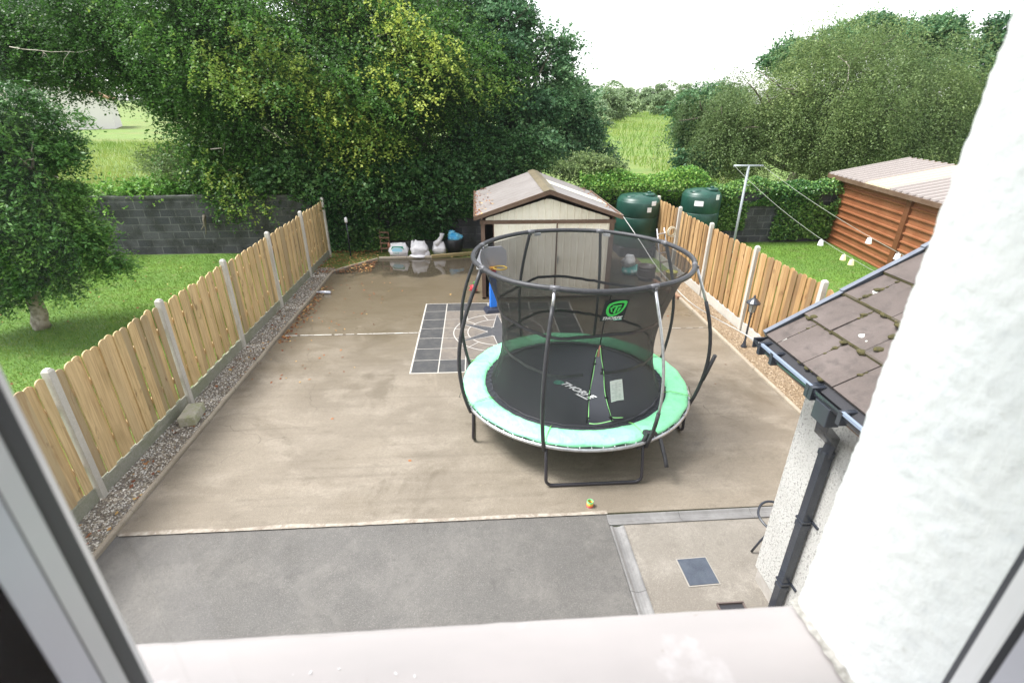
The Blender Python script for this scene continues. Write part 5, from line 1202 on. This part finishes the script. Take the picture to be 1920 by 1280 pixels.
# ==================================================================== TREES AND PLANTS
k_lv = 1.5
LM = dict(
 ash=leaf_mat('ash_leaves', (.014, .045, .010), (.042, .115, .022), (.15, .27, .06), trans=.2),
 beech=leaf_mat('beech_leaves', (.016, .045, .010), (.052, .125, .022), (.32, .37, .07), trans=.42),
 dark=leaf_mat('dark_leaves', (.014, .042, .014), (.036, .092, .028), (.12, .20, .055)),
 mid=leaf_mat('mid_leaves', (.022, .058, .026), (.055, .13, .055), (.17, .27, .12)),
 haw=leaf_mat('hawthorn_leaves', (.035, .062, .022), (.10, .15, .052), (.25, .31, .12), trans=.42),
 ivy=leaf_mat('ivy_leaves', (.012, .045, .013), (.036, .105, .026), (.17, .28, .07), trans=.2, rough=.3),
 hedge=leaf_mat('hedge_leaves', (.03, .085, .015), (.09, .21, .035), (.26, .38, .08), trans=.35),
 far=leaf_mat('far_leaves', (.09, .14, .08), (.15, .21, .11), (.24, .30, .15)),  # paled so that distance haze sits in the leaf colour
 con=leaf_mat('conifer_needles', (.02, .05, .035), (.045, .085, .055), (.09, .13, .08)))
tree('ash_tree', 'dark feathery-leaved tree on the left lawn in front of the block wall', (-9.1, 10.25, 0),
     [B(-60, 300, 10.3, 130, 130), B(0, 235, 10.5, 130, 90), B(60, 320, 10.2, 88, 85), B(30, 430, 10.0, 135, 85), B(110, 450, 10.1, 100, 50), B(-60, 480, 10, 100, 60), B(195, 478, 10.2, 50, 20), B(95, 515, 10.0, 60, 28), B(-20, 550, 9.9, 60, 26), B(20, 500, 10.3, 60, 30)],
     11500, 11, .085, .034, .30, .35, LM['ash'], .16, tint=(.42, .2), thr=-.3, bark='pale_bark', csize=.42, per=45, inner=.3)
bb_ = lambda pts, r: ([at(*p) for p in pts], r)
tree('beech_tree', 'tall broad tree with yellowing sprays overhanging the left of the block wall', (-6.5, 18.6, 0),
     [B(420, 110, 18, 130, 110), B(330, 20, 18.5, 150, 100), B(200, 60, 19.5, 110, 55), B(275, 115, 19, 80, 50), B(375, 205, 18, 50, 40), B(480, 210, 17.6, 100, 80), B(420, 290, 17.4, 60, 40), B(60, 130, 20.5, 80, 30), B(245, 130, 19.5, 70, 46), B(320, 165, 18.5, 55, 48), B(140, 105, 20, 60, 34), B(60, 60, 21, 110, 60), B(383, 405, 15.75, 22, 40), B(420, 335, 16.6, 45, 34)],
     24000, 10, .085, .06, .42, .5, LM['beech'], .28, tint=(.22, .18), thr=.02, fr=.75, tip=.10, csize=.85, per=95, flow=(.5, -.25, -.45), nl=3, accents=[(at(340, 20, 16.6), .5, .85), (at(320, 85, 16.6), .45, .9), (at(440, 110, 16.4), .4, .8), (at(480, 170, 16.2), .5, .85), (at(540, 80, 16.4), .6, .8), (at(590, 150, 16.2), .6, .85), (at(430, 345, 16.), .12, .8)],
     twigs=[[bb_([(18, 88, 18), (45, 93, 17.7), (75, 95, 17.6), (95, 98, 17.5), (125, 97, 17.5), (150, 99, 17.5), (180, 90, 17.6)], .014), bb_([(78, 95, 17.6), (88, 104, 17.5), (92, 114, 17.5)], .008), bb_([(82, 95, 17.6), (80, 106, 17.5), (74, 110, 17.5)], .007), bb_([(130, 98, 17.5), (120, 112, 17.5), (118, 128, 17.5)], .009), bb_([(40, 92, 17.7), (30, 87, 17.7)], .007)], [bb_([(490, 238, 16.4), (515, 252, 16.3), (550, 278, 16.3)], .028)], [bb_([(395, 280, 16.4), (415, 278, 16.3), (422, 266, 16.3), (418, 290, 16.3)], .02)]])
tree('beech_tree', 'large central tree with bright yellow-green outer sprays above the dark wall', (-1.5, 19.2, 0),
     [B(600, 40, 19, 150, 110), B(560, 190, 18, 110, 90), B(640, 180, 17.8, 130, 110), B(700, 290, 17.5, 110, 60), B(740, 60, 19, 130, 110), B(770, 190, 18.2, 120, 100), B(610, 290, 17.2, 110, 60), B(830, 90, 19.5, 90, 100)],
     29000, 10, .085, .06, .42, .5, LM['beech'], .32, tint=(.26, .19), thr=.02, fr=.75, tip=.10, csize=.9, per=95, flow=(.6, -.3, -.42), accents=[(at(600, 190, 16.4), .8, .85), (at(640, 240, 16.2), .6, .85), (at(660, 170, 16.3), .6, .8), (at(780, 110, 16.6), .4, .9), (at(800, 160, 16.4), .5, .9), (at(850, 130, 17), .5, .8), (at(760, 45, 17), .5, .8), (at(880, 90, 17.5), .5, .75), (at(640, 280, 16.2), .4, .8), (at(705, 90, 16.6), .5, .7)],
     twigs=[[bb_([(700, 73, 17.2), (730, 60, 17.0), (760, 45, 17.1), (780, 40, 17.2)], .028), bb_([(725, 62, 17), (740, 90, 17), (752, 120, 17)], .02)]])
tree('ivy_clad_tree', 'dense ivy-clad tree rising behind the cream shed roof', (2.6, 20.0, 0),
     [B(900, 140, 20, 110, 100), B(950, 60, 20.5, 80, 70), B(990, 180, 19.8, 90, 90), B(880, 240, 19, 100, 60), B(960, 270, 18.8, 90, 40), B(1010, 110, 20.5, 55, 50), B(870, 20, 21, 90, 60), B(1075, 110, 20.6, 14, 14), B(1050, 70, 20.6, 18, 16)],
     11500, 9, .115, .08, .4, .3, LM['mid'], .28, tint=(.40, .22), thr=-.1, csize=.75, per=85, nl=4)
tree('willow_tree', 'small rounded pale green tree at the right end of the central tree mass', (6.2, 22.5, 0),
     [B(1050, 210, 22.5, 60, 60), B(1090, 245, 22, 38, 42), B(1040, 285, 21, 70, 30), B(1110, 290, 22, 28, 18)],
     4200, 9, .12, .07, .4, .4, LM['mid'], .18, tint=(.5, .22), thr=-.3)
tree('conifer_tree', 'blue-green conifer towering at the far left behind the broad tree', (-31, 31, 0),
     [B(30, 40, 31, 70, 120), B(110, 10, 32, 80, 90), B(180, -40, 32, 70, 70), B(0, 120, 30, 60, 60)],
     4200, 10, .2, .07, .7, .1, LM['con'], .35, tint=(.45, .2), thr=-.2, nl=0)
tree('gorse_bush', 'brownish bush behind the wall beneath the broad left tree', (-11, 18.3, 0),
     [B(325, 298, 18.5, 40, 18), B(360, 325, 17.6, 60, 22), B(285, 322, 18, 30, 8)], 1900, 8, .09, .03, .3, .1, LM['haw'], .1, tint=(.35, .2), cat='bush')
def shrub(name, label, blobs, n, k, L_, W2, slen, droop, m, base, cat='shrub', **kw):
    return tree(name, label, base, blobs, n, k, L_, W2, slen, droop, m, .07, cat=cat, **kw)
shrub('elder_shrub', 'dark arching shrub spilling over the wall behind the white bags', [B(590, 325, 16.9, 90, 60), B(670, 340, 16.8, 110, 65), B(665, 405, 16.35, 75, 35, .5)], 4200, 9, .12, .08, .4, .5, LM['dark'], (-4.8, 17, 0), tint=(.42, .2), thr=-.3)
shrub('elder_shrub', 'dark leafy shrub between the central tree and the left edge of the shed roof', [B(760, 340, 16.9, 110, 55), B(850, 330, 17.0, 80, 50), B(800, 385, 16.4, 90, 30, .5), B(700, 300, 17.2, 90, 40)], 4400, 9, .12, .08, .4, .5, LM['dark'], (-1.4, 17, 0), tint=(.48, .22), thr=-.3)
shrub('elder_shrub', 'dark shrub filling the gap behind the left slope of the cream shed roof', [B(890, 300, 17.6, 75, 45), B(960, 285, 18, 70, 40), B(930, 330, 17.2, 60, 30)], 3800, 9, .10, .07, .4, .5, LM['dark'], (.4, 17.4, 0), tint=(.42, .22), thr=-.3)
shrub('bramble_shrub', 'brownish bramble showing above the right slope of the shed roof', [B(1085, 312, 17.2, 60, 22), B(1130, 318, 17.0, 40, 20)], 1500, 8, .08, .05, .3, .3, LM['haw'], (3.4, 17.2, 0), tint=(.45, .25), thr=-.4, csize=.4)
shrub('bramble_shrub', 'low bright bramble growing on top of the wall by the left lawn', [B(210, 368, 16.6, 60, 12), B(280, 358, 16.8, 60, 12), B(330, 355, 16.9, 50, 12)], 1500, 8, .10, .07, .3, .2, LM['hedge'], (-11.2, 16.8, 0), tint=(.32, .2), thr=-.4)
tree('hawthorn_tree', 'wide drooping grey-green hawthorn filling the right of the view', (14.5, 21.5, 0),
     [B(1560, 180, 20.5, 180, 95), B(1430, 200, 21, 135, 85), B(1700, 180, 21, 130, 105), B(1500, 260, 20, 150, 70), B(1640, 265, 19.5, 140, 66), B(1375, 255, 20.5, 85, 62), B(1780, 260, 20, 95, 80), B(1590, 120, 21.5, 120, 60), B(1330, 215, 22, 70, 40)],
     30000, 10, .07, .042, .5, .8, LM['haw'], .3, tint=(.42, .24), thr=-.02, fr=.8, csize=.8, per=80, flow=(-.25, -.25, -.6),
     twigs=[[bb_([(1585, 115, 19.6), (1592, 125, 19.5), (1590, 150, 19.3), (1580, 175, 19.2), (1570, 195, 19.2)], .022), bb_([(1570, 105, 19.7), (1585, 117, 19.6), (1605, 108, 19.7)], .018)]])
tree('poplar_tree', 'light green tree crown showing above the hawthorn', (17, 27.5, 0),
     [B(1560, 75, 27, 80, 38), B(1640, 60, 27.5, 70, 35), B(1720, 70, 27, 80, 42), B(1500, 110, 27, 70, 35), B(1760, 120, 26, 60, 50)], 5200, 9, .15, .09, .5, .3, LM['mid'], .25, tint=(.5, .2), thr=-.1, inner=.2)
tree('poplar_tree', 'dark leafy tree at the right beside the white house wall', (25, 27, 0),
     [B(1850, 130, 26, 55, 60), B(1880, 60, 26, 40, 40), B(1820, 220, 25, 60, 70), B(1930, 120, 26, 60, 100)], 3800, 9, .15, .09, .5, .3, LM['mid'], .22, tint=(.36, .2), thr=-.2)
tree('sycamore_sapling', 'bushy fresh green sapling at the left end of the hawthorn', (8.6, 23.5, 0),
     [B(1305, 195, 23.5, 38, 24), B(1300, 235, 23, 26, 24), B(1330, 260, 22.5, 50, 45), B(1310, 300, 21, 30, 16), B(1345, 180, 24, 45, 26)], 4200, 9, .13, .08, .4, .4, LM['mid'], .14, tint=(.45, .22), thr=-.3)

# ivy on the wall
def ivy(name, label, pts, m, L_=.09, tint=(.4, .2), up=.1):
    n_ = len(pts); T = tint[0]+tint[1]*rng.normal(size=n_)+.22*nz3(pts, 1.3, 2); o = leaf_obj(name, pts, L_, L_*.8, T, m, None, up=up); return tag(o, label, 'ivy')
def wy(x): return 16.12+(x+4)*math.tan(R(1.6))
def wallpts(n_, x0, x1, z0, z1, thick, thr, fr=1.3):
    x = rng.uniform(x0, x1, n_*3); z = rng.uniform(z0, z1, n_*3); k = nz3(np.c_[x, z*0+3, z], fr, 3) > thr; x, z = x[k][:n_], z[k][:n_]
    return np.c_[x, wy(x)-.03-thick*rng.random(len(x))*(.4+.8*(z-z0)/(z1-z0)), z]
ivy('ivy', 'dark glossy ivy curtain over the wall between the pale fence and the bags', np.vstack([wallpts(9000, -4.9, -2.9, 0, 1.9, .45, -.8), wallpts(9500, -2.9, -.9, .35, 1.95, .40, -.25), wallpts(2500, -.9, .2, 1.0, 2.0, .3, -.1)]), LM['ivy'], .085, (.38, .2))
ivy('ivy', 'thin dark ivy sprigs hanging down the block wall behind the left lawn', np.vstack([wallpts(300, -12, -6, 1.45, 1.8, .2, .2), wallpts(500, -8.8, -7.9, 1.1, 1.8, .3, .0), wallpts(1400, -5.6, -4.8, .9, 1.9, .35, -.1)]), LM['ivy'], .08, (.45, .2))
def mound(n_, x0, x1, ztop, thick):
    x = rng.uniform(x0, x1, n_); t = rng.random(n_); a = PI*t; zz2 = ztop+.24*nz3(np.c_[x, x*0, x*0], 1.6, 3)
    y = wy(x)+.1+math.cos(0)*thick*np.cos(a)*rng.uniform(.8, 1.1, n_)*-1; z = 1.55+(zz2-1.55)*np.sin(a)**.6*rng.uniform(.75, 1.08, n_); return np.c_[x, y, z]
ivy('ivy', 'bright green ivy mounded on top of the wall behind the oil tanks', np.vstack([mound(9000, 3.2, 7.4, 2.30, .55), wallpts(5500, 3.3, 7.2, .9, 2.1, .45, -.5)]), LM['hedge'], .075, (.52, .24), .6)
ivy('ivy', 'grey-green ivy draped over the wall behind the T clothes pole', np.vstack([mound(9000, 7.2, 13.8, 2.08, .42), wallpts(4800, 7.2, 8.9, .45, 1.9, .3, -.45), wallpts(6500, 9.9, 12.6, .1, 1.9, .35, -.55), wallpts(1500, 8.8, 10.0, 1.25, 1.9, .2, -.2)]), LM['ivy'], .075, (.70, .24), .4)

# far hedges and trees across the field
proto = tree('field_tree', 'rounded grey-green tree standing alone in the far field hedge line', (0, 0, 0), [(np.array([0, 0, 2.6]), np.array([2.6, 2.2, 2.6])), (np.array([2.4, .3, 1.8]), np.array([2.4, 1.8, 1.7])), (np.array([-2.4, -.2, 1.5]), np.array([2.6, 1.7, 1.5])), (np.array([.6, .2, 4.4]), np.array([1.4, 1.2, 1.6])), (np.array([-1.6, .2, 3.2]), np.array([1.3, 1.2, 1.2]))], 1500, 7, .36, .22, .8, .2, LM['far'], .14, group='trees across the far field', tint=(.45, .25), thr=-.1, csize=.9, per=30)
spots = [(1105, 205, 260, 1.5), (1150, 203, 300, 1.8), (1190, 201, 280, 1.3), (1225, 201, 330, 2.0), (1252, 202, 290, 1.6), (1090, 198, 320, 2.4), (1135, 197, 380, 2.6), (1172, 197, 400, 2.6), (1212, 196, 390, 3.4), (1240, 196, 400, 2.8), (1280, 197, 360, 2.6), (1310, 198, 300, 2.0), (1122, 236, 105, .95), (1142, 220, 135, 1.2), (1168, 210, 180, 1.3), (1240, 208, 200, 1.2)]
first = True
for i, (px, py, Y, s) in enumerate(spots):
    p = at(px, py, Y); p[2] = 0
    if first: o = proto; o.location = tuple(p); o.scale = (s,)*3; first = False
    else: o = dup(proto, p, i*1.7, None, (s*rng.uniform(.9, 1.6), s*rng.uniform(.9, 1.3), s*rng.uniform(.7, 1.25)))
ords = ['leftmost', 'second from the left', 'third from the left', 'fourth from the left', 'fifth from the left', 'sixth from the left', 'seventh from the left', 'eighth from the left', 'eighth from the right', 'seventh from the right', 'sixth from the right', 'fifth from the right', 'fourth from the right', 'third from the right', 'second from the right', 'rightmost']
for o, w in zip(sorted([o for o in scene.objects if o.name.startswith('field_tree') and o.parent is None], key=lambda o: proj(tuple(o.location))[0]), ords): o['label'] = 'rounded hazy tree across the field, '+w+' of the far row' 
Pn = []
for i in range(110):
    x = -300+760*i/110+rng.normal()*4; y = 440+rng.normal()*30; h = rng.uniform(11, 19); q = rng.normal(size=(420, 3)); q /= np.linalg.norm(q, axis=1)[:, None]; Pn.append(np.array([x, y, h*.5])+q*np.array([9, 5, h*.5]))
Pn = np.vstack(Pn); tag(leaf_obj('treeline', Pn, 1.8, 1.3, .45+.2*rng.normal(size=len(Pn)), LM['far']), 'low wood along the horizon beyond the field', 'woodland', kind='stuff')
# white building far left
wbp = at(128, 246, 88); wbp[2] = 0; fbld = empty('outbuilding', wbp, R(28), 'white gable-ended outbuilding with a brown roof glimpsed beyond the left field', 'building')
g = MB(); g.bb(-8, 6, 0, 16, 0, 4.6); g.prism([(-8, 0), (6, 0), (-1, 2.6)], (0, 0, 4.6), (1, 0, 0), (0, 0, 1), (0, 16, 0)); g.build('wall', mat('far_white_render', (.72, .68, .66), .8), fbld)
g = MB()
for s in (-1, 1): g.prism([(0, 2.8), (s*7.5, -.08), (s*7.5, -.3), (0, 2.55)], (-1, -.3, 4.65), (1, 0, 0), (0, 0, 1), (0, 16.6, 0))
g.build('roof', mat('far_brown_roof', (.26, .15, .07), .8), fbld)
